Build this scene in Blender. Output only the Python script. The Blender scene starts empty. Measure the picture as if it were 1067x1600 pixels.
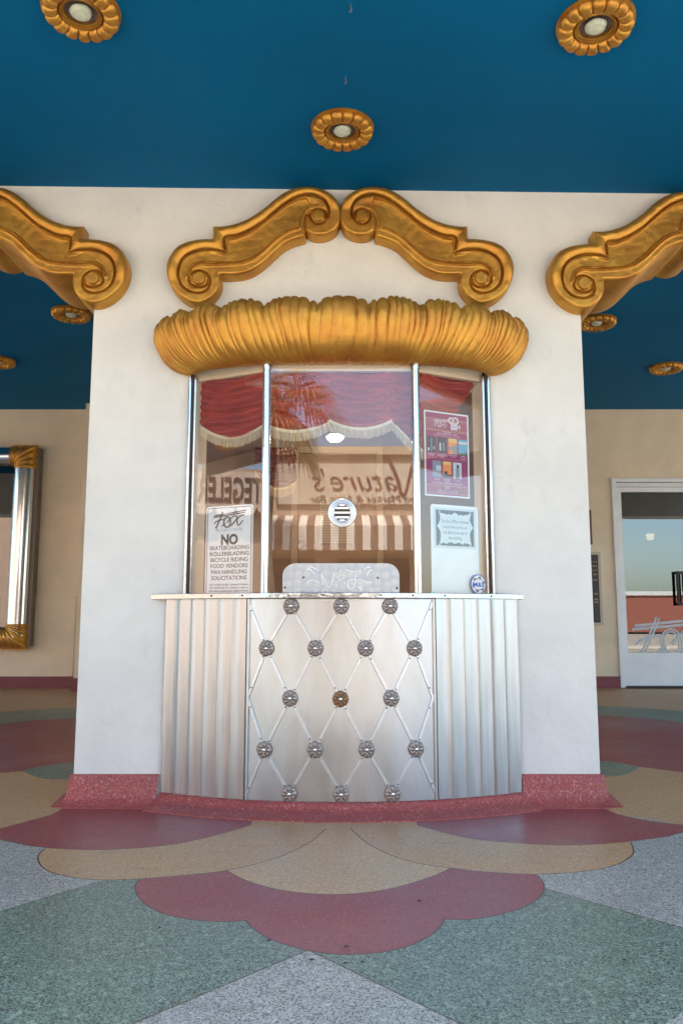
import bpy, bmesh, math, random
from mathutils import Vector, Matrix, noise
from mathutils.geometry import delaunay_2d_cdt
random.seed(7)
R = math.radians
PI = math.pi
sc = bpy.context.scene
C = sc.collection

# ------------------------------------------------------------------ camera
F = 1245.0; PITCH = math.atan(170/1245.0); CZ = 0.95
cam_d = bpy.data.cameras.new("camera"); cam = bpy.data.objects.new("camera", cam_d); C.objects.link(cam)
cam_d.sensor_fit = 'VERTICAL'; cam_d.sensor_height = 36.0; cam_d.lens = F/1600*36.0
cam_d.clip_start = 0.05; cam_d.clip_end = 1000
cam.location = (0, 0, CZ); cam.rotation_euler = (PI/2 + PITCH, 0, 0)
sc.camera = cam
# ------------------------------------------------------------------ world, sun, exposure
SUN_EL, SUN_AZ = R(62), R(28)          # sun stands behind the theatre, a little to the right
w = bpy.data.worlds.new("World"); sc.world = w; w.use_nodes = True
nt = w.node_tree; bg = nt.nodes['Background']
sky = nt.nodes.new('ShaderNodeTexSky'); sky.sky_type = 'NISHITA'; sky.sun_disc = False
sky.sun_elevation = SUN_EL; sky.sun_rotation = SUN_AZ; sky.air_density = 1.0; sky.dust_density = 2.0; sky.ozone_density = 0.8
wb_ = nt.nodes.new('ShaderNodeMix'); wb_.data_type = 'RGBA'; wb_.blend_type = 'MULTIPLY'; wb_.inputs[0].default_value = 1; wb_.inputs[7].default_value = (.99, 1.05, 1.0, 1)
nt.links.new(sky.outputs[0], wb_.inputs[6]); nt.links.new(wb_.outputs[2], bg.inputs[0]); bg.inputs[1].default_value = 0.14
sd = bpy.data.lights.new("sun", 'SUN'); sd.energy = 5.0; sd.angle = R(0.5); sd.color = (1, .91, .79)
sun = bpy.data.objects.new("sun", sd); C.objects.link(sun)
sdir = Vector((math.sin(SUN_AZ)*math.cos(SUN_EL), math.cos(SUN_AZ)*math.cos(SUN_EL), math.sin(SUN_EL)))
sun.rotation_euler = sdir.to_track_quat('Z', 'Y').to_euler(); sun.location = (0, 0, 30)
sc.view_settings.view_transform = 'Standard'; sc.view_settings.look = 'None'
sc.view_settings.exposure = 2.28; sc.view_settings.gamma = 1.0
sc.cycles.use_denoising = True; sc.cycles.denoising_prefilter = 'ACCURATE'
sc.cycles.max_bounces = 10; sc.cycles.diffuse_bounces = 5; sc.cycles.glossy_bounces = 5; sc.cycles.transparent_max_bounces = 16
sc.cycles.sample_clamp_indirect = 8.0; sc.cycles.caustics_reflective = False; sc.cycles.caustics_refractive = False

# ------------------------------------------------------------------ measuring helpers (photograph pixels to places in the world)
sp_, cp_ = math.sin(PITCH), math.cos(PITCH)
def ray(px, py):
    dx, dz = (px-533.5)/F, (800-py)/F
    return Vector((dx, cp_-dz*sp_, sp_+dz*cp_))
def PY(px, py, Y):
    r = ray(px, py); k = Y/r.y
    return Vector((r.x*k, Y, CZ+r.z*k))
def PZ(px, py, z):
    r = ray(px, py); k = (z-CZ)/r.z
    return Vector((r.x*k, r.y*k, z))
D = 4.35; DR = 9.22; RISE = 0.20; CEIL = 3.44; YE = 2.2
def fz(Y): return max(0.0, min(RISE, (Y-4.7)/(DR-4.7)*RISE))
def PF(px, py):
    z = 0.0
    for _ in range(40):
        p = PZ(px, py, z); z = .5*z+.5*fz(p.y)
    return p
def zat(py, Y): return PY(533.5, py, Y).z
def xat(px, py, Y): return PY(px, py, Y).x

# ------------------------------------------------------------------ materials
def nodes(name):
    m = bpy.data.materials.new(name); m.use_nodes = True
    n = m.node_tree; b = n.nodes['Principled BSDF']
    return m, n, b
def N(n, t, **k):
    x = n.nodes.new(t)
    for a, v in k.items(): setattr(x, a, v)
    return x
def rgb(c): return (c[0], c[1], c[2], 1)
def srgb(r, g, b):
    f = lambda v: (v/255/12.92) if v/255 <= .04045 else ((v/255+.055)/1.055)**2.4
    return (f(r), f(g), f(b))
def mat(name, col, rough=.6, metal=0., var=.0, vscale=4., bump=0., bscale=40., col2=None, stretch=None, rvar=0., emit=None, estr=0., bump2=0., b2scale=3., spec=None, detail=5, coat=0):
    m, n, b = nodes(name)
    b.inputs['Base Color'].default_value = rgb(col); b.inputs['Roughness'].default_value = rough; b.inputs['Metallic'].default_value = metal
    if spec is not None: b.inputs['Specular IOR Level'].default_value = spec
    if coat: b.inputs['Coat Weight'].default_value = coat; b.inputs['Coat Roughness'].default_value = .12
    tc = N(n, 'ShaderNodeTexCoord'); mp = N(n, 'ShaderNodeMapping'); n.links.new(tc.outputs['Object'], mp.inputs[0])
    if stretch: mp.inputs['Scale'].default_value = stretch
    if var or col2:
        t = N(n, 'ShaderNodeTexNoise'); t.inputs['Scale'].default_value = vscale; t.inputs['Detail'].default_value = detail; t.inputs['Roughness'].default_value = .6
        n.links.new(mp.outputs[0], t.inputs['Vector'])
        r = N(n, 'ShaderNodeValToRGB'); r.color_ramp.elements[0].position = .35; r.color_ramp.elements[1].position = .68
        c2 = col2 or tuple(max(0, x*(1-var)) for x in col)
        r.color_ramp.elements[0].color = rgb(c2); r.color_ramp.elements[1].color = rgb(col if col2 else tuple(min(1, x*(1+var*.5)) for x in col))
        n.links.new(t.outputs[0], r.inputs[0]); n.links.new(r.outputs[0], b.inputs['Base Color'])
        if rvar:
            mr = N(n, 'ShaderNodeMapRange'); mr.inputs[3].default_value = max(.02, rough-rvar); mr.inputs[4].default_value = rough+rvar
            n.links.new(t.outputs[0], mr.inputs[0]); n.links.new(mr.outputs[0], b.inputs['Roughness'])
    last = None
    for bs, s, dist in ((bump, bscale, .01), (bump2, b2scale, .03)):
        if bs:
            t2 = N(n, 'ShaderNodeTexNoise'); t2.inputs['Scale'].default_value = s; t2.inputs['Detail'].default_value = 6
            n.links.new(mp.outputs[0], t2.inputs['Vector'])
            bp = N(n, 'ShaderNodeBump'); bp.inputs['Strength'].default_value = bs; bp.inputs['Distance'].default_value = dist
            n.links.new(t2.outputs[0], bp.inputs['Height'])
            if last: n.links.new(last.outputs[0], bp.inputs['Normal'])
            n.links.new(bp.outputs[0], b.inputs['Normal']); last = bp
    if emit: b.inputs['Emission Color'].default_value = rgb(emit); b.inputs['Emission Strength'].default_value = estr
    return m

def terrazzo(name, base, dark, light, rough=.38, chip=170.):
    m, n, b = nodes(name)
    tc = N(n, 'ShaderNodeTexCoord')
    def vor(s, lo, hi):
        v = N(n, 'ShaderNodeTexVoronoi'); v.inputs['Scale'].default_value = s; n.links.new(tc.outputs['Object'], v.inputs['Vector'])
        sep = N(n, 'ShaderNodeSeparateColor'); n.links.new(v.outputs['Color'], sep.inputs[0])
        r = N(n, 'ShaderNodeMapRange'); r.inputs[1].default_value = lo; r.inputs[2].default_value = hi
        n.links.new(sep.outputs[0], r.inputs[0]); return r.outputs[0]
    def mix(a, c, f):
        x = N(n, 'ShaderNodeMix', data_type='RGBA'); n.links.new(f, x.inputs[0])
        if isinstance(a, tuple): x.inputs[6].default_value = rgb(a)
        else: n.links.new(a, x.inputs[6])
        x.inputs[7].default_value = rgb(c); return x.outputs[2]
    c = mix(base, light, vor(chip, .55, .95)); c = mix(c, dark, vor(chip*1.25, .74, .8)); c = mix(c, light, vor(chip*.5, .965, .97))
    c = mix(c, dark, vor(chip*2.1, .8, .86))
    t = N(n, 'ShaderNodeTexNoise'); t.inputs['Scale'].default_value = 1.7; t.inputs['Detail'].default_value = 7; t.inputs['Roughness'].default_value = .65
    n.links.new(tc.outputs['Object'], t.inputs['Vector'])
    mr = N(n, 'ShaderNodeMapRange'); mr.inputs[1].default_value = .3; mr.inputs[2].default_value = .7; mr.inputs[3].default_value = .84; mr.inputs[4].default_value = 1.08
    n.links.new(t.outputs[0], mr.inputs[0])
    mp2 = N(n, 'ShaderNodeMapping'); mp2.inputs['Scale'].default_value = (1.1, 9, 1); mp2.inputs['Rotation'].default_value = (0, 0, .06); n.links.new(tc.outputs['Object'], mp2.inputs[0])
    t3 = N(n, 'ShaderNodeTexNoise'); t3.inputs['Scale'].default_value = 1.6; t3.inputs['Detail'].default_value = 8; t3.inputs['Roughness'].default_value = .7; n.links.new(mp2.outputs[0], t3.inputs['Vector'])
    r3 = N(n, 'ShaderNodeMapRange'); r3.inputs[1].default_value = .60; r3.inputs[2].default_value = .74; r3.inputs[3].default_value = 0; r3.inputs[4].default_value = .5; n.links.new(t3.outputs[0], r3.inputs[0])
    c = mix(c, (.09, .075, .065), r3.outputs[0])
    mm = N(n, 'ShaderNodeVectorMath', operation='SCALE'); n.links.new(c, mm.inputs[0]); n.links.new(mr.outputs[0], mm.inputs['Scale'])
    n.links.new(mm.outputs[0], b.inputs['Base Color'])
    mr2 = N(n, 'ShaderNodeMapRange'); mr2.inputs[1].default_value = .3; mr2.inputs[2].default_value = .7; mr2.inputs[3].default_value = rough-.08; mr2.inputs[4].default_value = rough+.12
    n.links.new(t.outputs[0], mr2.inputs[0]); n.links.new(mr2.outputs[0], b.inputs['Roughness'])
    return m

def glass(name, ior=1.6, tint=(1, 1, 1), rough=.0, extra=.02):
    m = bpy.data.materials.new(name); m.use_nodes = True; n = m.node_tree; n.nodes.clear()
    o = N(n, 'ShaderNodeOutputMaterial'); mx = N(n, 'ShaderNodeMixShader'); tr = N(n, 'ShaderNodeBsdfTransparent'); gl = N(n, 'ShaderNodeBsdfGlossy')
    r0 = ((ior-1)/(ior+1))**2+extra                       # Schlick's curve, the same from both sides
    lw = N(n, 'ShaderNodeLayerWeight'); lw.inputs[0].default_value = .5
    pw = N(n, 'ShaderNodeMath', operation='POWER'); pw.inputs[1].default_value = 5; n.links.new(lw.outputs['Facing'], pw.inputs[0])
    ad = N(n, 'ShaderNodeMath', operation='MULTIPLY_ADD', use_clamp=True); ad.inputs[1].default_value = 1-r0; ad.inputs[2].default_value = r0
    n.links.new(pw.outputs[0], ad.inputs[0]); n.links.new(ad.outputs[0], mx.inputs[0])
    tr.inputs[0].default_value = rgb(tint); gl.inputs['Roughness'].default_value = rough
    n.links.new(tr.outputs[0], mx.inputs[1]); n.links.new(gl.outputs[0], mx.inputs[2]); n.links.new(mx.outputs[0], o.inputs[0])
    return m

def marks(m, grey=(.42, .42, .40), amt=.30, crack=.32):       # hairline cracks and rubbed grey smudges
    n = m.node_tree; b = n.nodes['Principled BSDF']; src = b.inputs['Base Color'].links[0].from_socket
    tc = N(n, 'ShaderNodeTexCoord'); nz = N(n, 'ShaderNodeTexNoise'); nz.inputs['Scale'].default_value = 5; nz.inputs['Detail'].default_value = 4; n.links.new(tc.outputs['Object'], nz.inputs['Vector'])
    sc_ = N(n, 'ShaderNodeVectorMath', operation='SCALE'); sc_.inputs['Scale'].default_value = .35; n.links.new(nz.outputs['Color'], sc_.inputs[0])
    ad = N(n, 'ShaderNodeVectorMath', operation='ADD'); n.links.new(tc.outputs['Object'], ad.inputs[0]); n.links.new(sc_.outputs[0], ad.inputs[1])
    vo = N(n, 'ShaderNodeTexVoronoi', feature='DISTANCE_TO_EDGE'); vo.inputs['Scale'].default_value = 1.15; n.links.new(ad.outputs[0], vo.inputs['Vector'])
    cr = N(n, 'ShaderNodeMapRange'); cr.inputs[1].default_value = .0; cr.inputs[2].default_value = .004; cr.inputs[3].default_value = 1; cr.inputs[4].default_value = 0; n.links.new(vo.outputs['Distance'], cr.inputs[0])
    def mask(scale, lo, hi, off, stretch=(1, 1, 1)):
        mp = N(n, 'ShaderNodeMapping'); mp.inputs['Location'].default_value = (off, off, off); mp.inputs['Scale'].default_value = stretch; n.links.new(tc.outputs['Object'], mp.inputs[0])
        t = N(n, 'ShaderNodeTexNoise'); t.inputs['Scale'].default_value = scale; t.inputs['Detail'].default_value = 7; t.inputs['Roughness'].default_value = .65; n.links.new(mp.outputs[0], t.inputs['Vector'])
        r = N(n, 'ShaderNodeMapRange'); r.inputs[1].default_value = lo; r.inputs[2].default_value = hi; n.links.new(t.outputs[0], r.inputs[0]); return r.outputs[0]
    def mul(a_, b2):
        x = N(n, 'ShaderNodeMath', operation='MULTIPLY'); n.links.new(a_, x.inputs[0])
        if isinstance(b2, float): x.inputs[1].default_value = b2
        else: n.links.new(b2, x.inputs[1])
        return x.outputs[0]
    f1 = mul(mul(cr.outputs[0], mask(1.6, .55, .64, 3.)), crack)
    f2 = mul(mul(mask(9, .50, .74, 7., (1, 1, .55)), mask(1.9, .54, .68, 11.)), amt*2)
    f3 = mul(mask(70, .70, .74, 5.), .35)
    for f, c in ((f2, grey), (f1, (.30, .28, .25)), (f3, (.45, .40, .34))):
        mx = N(n, 'ShaderNodeMix', data_type='RGBA'); n.links.new(f, mx.inputs[0]); n.links.new(src, mx.inputs[6]); mx.inputs[7].default_value = rgb(c); src = mx.outputs[2]
    n.links.new(src, b.inputs['Base Color'])
M = {}
M['stucco'] = mat('stucco', (.80, .78, .72), .82, var=.07, vscale=2.6, bump=.30, bscale=24, bump2=.38, b2scale=3.2)
marks(M['stucco'])
M['stucco_rear'] = mat('stucco_rear', (.86, .735, .565), .8, var=.10, vscale=2.2, bump=.25, bscale=22, bump2=.5, b2scale=2.2)
M['ceil'] = mat('ceiling_paint', (.0, .125, .290), .65, spec=.10, var=.12, vscale=.8, bump=.12, bscale=60, bump2=.08, b2scale=2)
M['gold'] = mat('gold_paint', (.64, .345, .055), .42, metal=.70, col2=(.50, .22, .038), vscale=7, bump=.22, bscale=80, rvar=.08, bump2=.10, b2scale=14, detail=9)
M['gold_dark'] = mat('aged_gold', (.47, .21, .045), .46, metal=.6, col2=(.34, .13, .03), vscale=9, bump=.3, bscale=60, rvar=.08)
M['steel'] = mat('brushed_steel', (.52, .55, .58), .32, metal=1., col2=(.46, .48, .50), vscale=5, stretch=(9, 9, .6), rvar=.08, bump=.05, bscale=24, bump2=.10, b2scale=1.3, detail=8)
M['steel_face'] = mat('worn_steel', (.53, .56, .59), .31, metal=1., col2=(.45, .465, .48), vscale=2.6, stretch=(3.2, 3.2, .9), rvar=.09, bump=.05, bscale=30, bump2=.14, b2scale=1.2, detail=10)
M['chrome'] = mat('chrome', (.66, .69, .72), .16, metal=1., bump=.05, bscale=30)
M['crimp'] = mat('crimped_chrome', (.46, .53, .60), .12, metal=1., bump=.5, bscale=16)
M['strip'] = mat('aluminium_strip', (.62, .65, .68), .30, metal=.8, var=.1, vscale=30)
marks(M['steel_face'], (.36, .32, .28), .22, 0.)
M['tarnish'] = mat('tarnished_nickel', (.42, .35, .31), .42, metal=.6, var=.35, vscale=60, bump=.3, bscale=150)
M['tarnish_brown'] = mat('tarnished_bronze', (.34, .19, .09), .45, metal=.5, var=.35, vscale=60, bump=.3, bscale=150)
M['boss'] = mat('polished_boss', (.85, .84, .82), .2, metal=1.)
M['screw'] = mat('dark_screw', (.05, .035, .03), .5, metal=.5)
M['rust'] = mat('rusty_bolt', (.16, .06, .035), .7)
M['dark'] = mat('dark_rubber', (.025, .02, .018), .6)
M['glass'] = glass('window_glass', 1.6, (.99, .985, .98), 0., .017)
M['glass_door'] = glass('door_glass', 2.0, (.45, .50, .56), 0., .05)
M['white'] = mat('white_sheet', (.86, .93, .96), .45, var=.04, vscale=12)
M['white_paint'] = mat('white_enamel', (.84, .88, .93), .4, var=.05, vscale=6)
M['ink'] = mat('brown_ink', (.07, .045, .045), .6)
M['ink_grey'] = mat('grey_ink', (.07, .10, .12), .6)
M['ink_pale'] = mat('pale_ink', (.36, .50, .56), .6)
M['navy'] = mat('dark_print', (.035, .03, .05), .5)
M['red_base'] = terrazzo('red_terrazzo_base', (.44, .080, .070), (.28, .05, .045), (.55, .22, .19), .5, 190)
M['t_red'] = terrazzo('red_terrazzo', (.34, .060, .064), (.25, .045, .05), (.40, .11, .11))
M['t_tan'] = terrazzo('tan_terrazzo', (.58, .33, .155), (.45, .22, .10), (.64, .43, .25))
M['t_green'] = terrazzo('green_terrazzo', (.205, .262, .188), (.055, .07, .055), (.34, .41, .31))
M['t_grey'] = terrazzo('grey_terrazzo', (.46, .43, .365), (.16, .15, .13), (.60, .57, .50))
M['divider'] = mat('divider_strip', (.10, .06, .045), .4, metal=.4)
M['maroon'] = mat('maroon_paint', (.20, .03, .045), .4, var=.15, vscale=4)
M['velvet'] = mat('red_velvet', (.46, .062, .030), .8, var=.3, vscale=9, stretch=(1, 1, 6), bump=.2, bscale=90)
M['velvet_dark'] = mat('maroon_velvet', (.20, .022, .03), .8, var=.3, vscale=14, stretch=(1, 1, 5), bump=.4, bscale=60)
M['fringe'] = mat('cream_fringe', (.80, .68, .46), .8, var=.15, vscale=40)
M['interior'] = mat('interior_tan', (.42, .28, .19), .8, var=.1, vscale=3, bump=.1, bscale=20)
M['interior_door'] = mat('interior_door', (.58, .46, .34), .55, var=.08, vscale=3)
M['cup'] = mat('lamp_cup', (.16, .11, .09), .6, var=.3, vscale=20)
M['bulb'] = mat('frosted_bulb', (.62, .66, .52), .35)
M['lamp'] = mat('lit_lamp', (1, .9, .7), .5, emit=(1, .80, .55), estr=40)
M['lamp_warm'] = mat('lit_sconce', (1, .8, .5), .5, emit=(1, .62, .28), estr=.55)

# ------------------------------------------------------------------ builders
def tag(o, label=None, cat=None, group=None, kind=None):
    if label: o['label'] = label
    if cat: o['category'] = cat
    if group: o['group'] = group
    if kind: o['kind'] = kind
    return o
def thing(name, label, cat, loc=(0, 0, 0), group=None, rz=0):
    o = bpy.data.objects.new(name, None); C.objects.link(o); o.location = loc; o.rotation_euler.z = rz
    o.empty_display_size = .1
    return tag(o, label, cat, group)
class MB:
    def __init__(s): s.v = []; s.f = []; s.m = []
    def add(s, vs, fs, mi=0):
        k = len(s.v); s.v += [Vector(v) for v in vs]; s.f += [tuple(i+k for i in f) for f in fs]; s.m += [mi]*len(fs); return s
    def box(s, c, d, mi=0, ax=None):
        X, Y, Z = ax or (Vector((1, 0, 0)), Vector((0, 1, 0)), Vector((0, 0, 1))); c = Vector(c)
        vs = [c+X*(sx*d[0]/2)+Y*(sy*d[1]/2)+Z*(sz*d[2]/2) for sz in (-1, 1) for sy in (-1, 1) for sx in (-1, 1)]
        return s.add(vs, [(0, 2, 3, 1), (4, 5, 7, 6), (0, 1, 5, 4), (2, 6, 7, 3), (0, 4, 6, 2), (1, 3, 7, 5)], mi)
    def box2(s, a, b, mi=0):
        return s.box([(a[i]+b[i])/2 for i in range(3)], [abs(b[i]-a[i]) for i in range(3)], mi)
    def grid(s, pts, mi=0, wrap_u=False, flip=False):   # pts[i][j]
        n, q = len(pts), len(pts[0]); vs = [p for r in pts for p in r]; fs = []
        for i in range(n if wrap_u else n-1):
            for j in range(q-1):
                a, b_, c_, d_ = i*q+j, ((i+1) % n)*q+j, ((i+1) % n)*q+j+1, i*q+j+1
                fs.append((a, d_, c_, b_) if flip else (a, b_, c_, d_))
        return s.add(vs, fs, mi)
    def tube(s, pts, r, seg=10, mi=0, caps=True):
        pts = [Vector(p) for p in pts]; rings = []
        rr = r if isinstance(r, (list, tuple)) else [r]*len(pts)
        up = None
        for i, p in enumerate(pts):
            t = (pts[min(i+1, len(pts)-1)]-pts[max(i-1, 0)]).normalized()
            if up is None: up = t.orthogonal().normalized()
            up = (up-t*up.dot(t)).normalized(); b_ = t.cross(up)
            rings.append([p+(up*math.cos(2*PI*k/seg)+b_*math.sin(2*PI*k/seg))*rr[i] for k in range(seg)])
        k0 = len(s.v); vs = [q for g in rings for q in g]; fs = []
        for i in range(len(rings)-1):
            for k in range(seg):
                fs.append((i*seg+k, i*seg+(k+1) % seg, (i+1)*seg+(k+1) % seg, (i+1)*seg+k))
        if caps: fs.append(tuple(range(seg))[::-1]); fs.append(tuple((len(rings)-1)*seg+k for k in range(seg)))
        return s.add(vs, fs, mi)
    def lathe(s, prof, c, ax='z', seg=32, mi=0):      # prof [(r, h)]
        c = Vector(c); pts = []
        for k in range(seg):
            a = 2*PI*k/seg; row = []
            for r_, h in prof:
                u, v_ = r_*math.cos(a), r_*math.sin(a)
                row.append(c+(Vector((u, v_, h)) if ax == 'z' else Vector((u, -h, v_))))
            pts.append(row)
        return s.grid(pts, mi, wrap_u=True)
    def build(s, name, m, parent=None, smooth=None, **tags):
        me = bpy.data.meshes.new(name)
        off = parent_loc(parent)
        me.from_pydata([tuple(v-off) for v in s.v], [], s.f)
        ms = m if isinstance(m, (list, tuple)) else [m]
        for x in ms: me.materials.append(x)
        for p, mi in zip(me.polygons, s.m): p.material_index = mi
        if smooth is not None:
            for p in me.polygons: p.use_smooth = True
            me.set_sharp_from_angle(angle=R(smooth))
        me.validate(); me.update()
        o = bpy.data.objects.new(name, me); C.objects.link(o)
        if parent: o.parent = parent
        if tags: tag(o, **tags)
        return o
def parent_loc(p):
    v = Vector((0, 0, 0))
    while p: v += p.location; p = p.parent
    return v
def fix_normals(o):
    bm = bmesh.new(); bm.from_mesh(o.data); bmesh.ops.recalc_face_normals(bm, faces=bm.faces); bm.to_mesh(o.data); bm.free()
def copy_tree(o, parent=None):
    c = o.copy(); C.objects.link(c); c.parent = parent
    for ch in list(o.children): copy_tree(ch, c)
    return c
def cdt_fill(outer, holes=(), inner=()):              # triangulate polygon in 2D, returns verts2d, tris
    vs = [Vector(p) for p in outer]; es = [(i, (i+1) % len(outer)) for i in range(len(outer))]
    for h in holes:
        k = len(vs); vs += [Vector(p) for p in h]; es += [(k+i, k+(i+1) % len(h)) for i in range(len(h))]
    vs += [Vector(p) for p in inner]
    r = delaunay_2d_cdt(vs, es, [], 0, 1e-7)
    V, Fc = r[0], r[2]
    def ins(p, poly):
        c = False; j = len(poly)-1
        for i in range(len(poly)):
            a, b_ = poly[i], poly[j]
            if (a[1] > p[1]) != (b_[1] > p[1]) and p[0] < (b_[0]-a[0])*(p[1]-a[1])/(b_[1]-a[1])+a[0]: c = not c
            j = i
        return c
    out = []
    for f in Fc:
        cx = sum(V[i][0] for i in f)/len(f); cy = sum(V[i][1] for i in f)/len(f)
        if ins((cx, cy), outer) and not any(ins((cx, cy), h) for h in holes):
            a = sum(V[f[i]][0]*V[f[(i+1) % len(f)]][1]-V[f[(i+1) % len(f)]][0]*V[f[i]][1] for i in range(len(f)))
            out.append(tuple(f) if a > 0 else tuple(f)[::-1])
    return V, out
def smooth_path(pts, n=6, closed=False):              # Catmull-Rom through 2D/3D points
    P_ = [Vector(p) for p in pts]; out = []; L = len(P_)
    rng = range(L if closed else L-1)
    for i in rng:
        p0 = P_[(i-1) % L] if closed or i > 0 else P_[0]; p1 = P_[i]; p2 = P_[(i+1) % L]
        p3 = P_[(i+2) % L] if closed or i+2 < L else P_[-1]
        for k in range(n):
            t = k/n
            out.append(.5*((2*p1)+(p2-p0)*t+(2*p0-5*p1+4*p2-p3)*t*t+(3*p1-p0-3*p2+p3)*t*t*t))
    if not closed: out.append(P_[-1])
    return out
import numpy as np
def seg_dist(P, path):
    A = np.array([(p[0], p[1]) for p in path[:-1]]); B = np.array([(p[0], p[1]) for p in path[1:]])
    d = np.full(len(P), 1e9)
    for a, b_ in zip(A, B):
        ab = b_-a; L = max(1e-12, ab@ab); t = np.clip(((P-a)@ab)/L, 0, 1); q_ = a+t[:, None]*ab
        d = np.minimum(d, np.hypot(*(P-q_).T))
    return d
def inside(P, pol):
    c = np.zeros(len(P), bool); j = len(pol)-1
    for i in range(len(pol)):
        a, b_ = pol[i], pol[j]
        if a[1] != b_[1]:
            m = ((a[1] > P[:, 1]) != (b_[1] > P[:, 1])) & (P[:, 0] < (b_[0]-a[0])*(P[:, 1]-a[1])/(b_[1]-a[1])+a[0]); c ^= m
        j = i
    return c
class Frame:                                          # flat local frame: u to the right, v up, w out towards the viewer
    def __init__(s, o, u, v): s.o, s.u, s.v = Vector(o), Vector(u).normalized(), Vector(v).normalized(); s.w = s.u.cross(s.v)
    def p(s, u, v, w_=0): return s.o+s.u*u+s.v*v+s.w*w_
def stroke(mb, fr, pts, wd, w_=0.002, mi=0, th=.0008):
    P_ = [Vector((p[0], p[1])) for p in pts]; L = []; Rr = []
    for i, p in enumerate(P_):
        t = (P_[min(i+1, len(P_)-1)]-P_[max(i-1, 0)])
        if t.length < 1e-9: t = Vector((1, 0))
        t.normalize(); nn = Vector((-t.y, t.x)); ww = wd[i] if isinstance(wd, list) else wd
        L.append(p+nn*ww/2); Rr.append(p-nn*ww/2)
    rows = [[fr.p(a.x, a.y, w_-th), fr.p(a.x, a.y, w_), fr.p(b_.x, b_.y, w_), fr.p(b_.x, b_.y, w_-th)] for a, b_ in zip(L, Rr)]
    mb.grid(rows, mi, flip=True)
def poly(mb, fr, pts, w_, mi=0, th=0.0):              # filled flat polygon, optional thickness
    V, T = cdt_fill(pts)
    mb.add([fr.p(v[0], v[1], w_) for v in V], T, mi)
    if th:
        n = len(pts)
        vs = [fr.p(p[0], p[1], w_) for p in pts]+[fr.p(p[0], p[1], w_-th) for p in pts]
        a = sum(pts[i][0]*pts[(i+1) % n][1]-pts[(i+1) % n][0]*pts[i][1] for i in range(n))
        fs = [(i, i+n, (i+1) % n+n, (i+1) % n) if a > 0 else (i, (i+1) % n, (i+1) % n+n, i+n) for i in range(n)]
        mb.add(vs, fs, mi); mb.add([fr.p(v[0], v[1], w_-th) for v in V], [t[::-1] for t in T], mi)
def rect(x0, y0, x1, y1, r=0, n=5):
    if not r: return [(x0, y0), (x1, y0), (x1, y1), (x0, y1)]
    out = []
    for cx, cy, a in ((x1-r, y0+r, -90), (x1-r, y1-r, 0), (x0+r, y1-r, 90), (x0+r, y0+r, 180)):
        out += [(cx+r*math.cos(R(a+90*k/n)), cy+r*math.sin(R(a+90*k/n))) for k in range(n+1)]
    return out
def text(mb, fr, s, cx, cy, h=None, wd=None, w_=.0015, mi=0, bold=0., shear=0., spacing=1., flipz=False):
    cu = bpy.data.curves.new('t', 'FONT'); cu.body = s; cu.size = 1; cu.offset = bold; cu.shear = shear; cu.space_character = spacing
    cu.resolution_u = 3
    ob = bpy.data.objects.new('t', cu); C.objects.link(ob)
    dg = bpy.context.evaluated_depsgraph_get(); me = ob.evaluated_get(dg).to_mesh()
    vs = [v.co.copy() for v in me.vertices]; fs = [tuple(p.vertices) for p in me.polygons]
    ob.evaluated_get(dg).to_mesh_clear(); bpy.data.objects.remove(ob); bpy.data.curves.remove(cu)
    if not vs: return
    x0, x1 = min(v.x for v in vs), max(v.x for v in vs); y0, y1 = min(v.y for v in vs), max(v.y for v in vs)
    hh = .72 if not any(ch in s for ch in 'gpqy') else .72
    sy = (h/hh) if h else (wd/(x1-x0)); sx = (wd/(x1-x0)) if wd else sy
    mb.add([fr.p(cx+(v.x-(x0+x1)/2)*sx, cy+(v.y-.36)*sy, w_) for v in vs], fs, mi)

# ================================================================== THE SETTING
# ---- floor: terrazzo with coloured scallops
def px_poly(pts, sm=0):
    return [PF(*p) for p in pts]
X0, X1 = -8.5, 8.5
REG = []                                             # (outline in plan, material, level): cut into one flush sheet below
def region(pts, mi, lvl):
    REG.append(([(PF(p[0], p[1]).x, PF(p[0], p[1]).y) for p in pts], mi, lvl))
def line_px(pts, wd=.004, lvl=.0):
    P_ = [PF(p[0], p[1]) for p in pts]; L_, R_ = [], []
    for i, p in enumerate(P_):
        t = (P_[min(i+1, len(P_)-1)]-P_[max(i-1, 0)]); t.z = 0; t.normalize(); nn = Vector((-t.y, t.x, 0))
        L_.append((p.x+nn.x*wd/2, p.y+nn.y*wd/2)); R_.append((p.x-nn.x*wd/2, p.y-nn.y*wd/2))
    REG.append((L_+R_[::-1], 4, lvl))
L1, L2, L3, L4 = .0012, .0024, .0036, .0050
S = lambda pts, n=5: [tuple(p) for p in smooth_path(pts, n)]
# green kites on the pale grey ground
gl_ = [(440, 1294), (165, 1375), (0, 1424), (-500, 1572), (-500, 1900), (-512, 1900), (482, 1484), (913, 1694), (1067, 1580), (1200, 1487), (1067, 1450), (850, 1388), (560, 1305)]
region(gl_, 2, L1)
line_px([(0, 1424), (225, 1357)], .005, L1+.0004); line_px([(1067, 1450), (850, 1388), (800, 1373)], .005, L1+.0004)
line_px([(-230, 1784), (482, 1484)], .005, L1+.0004); line_px([(482, 1484), (913, 1694)], .005, L1+.0004)
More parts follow.
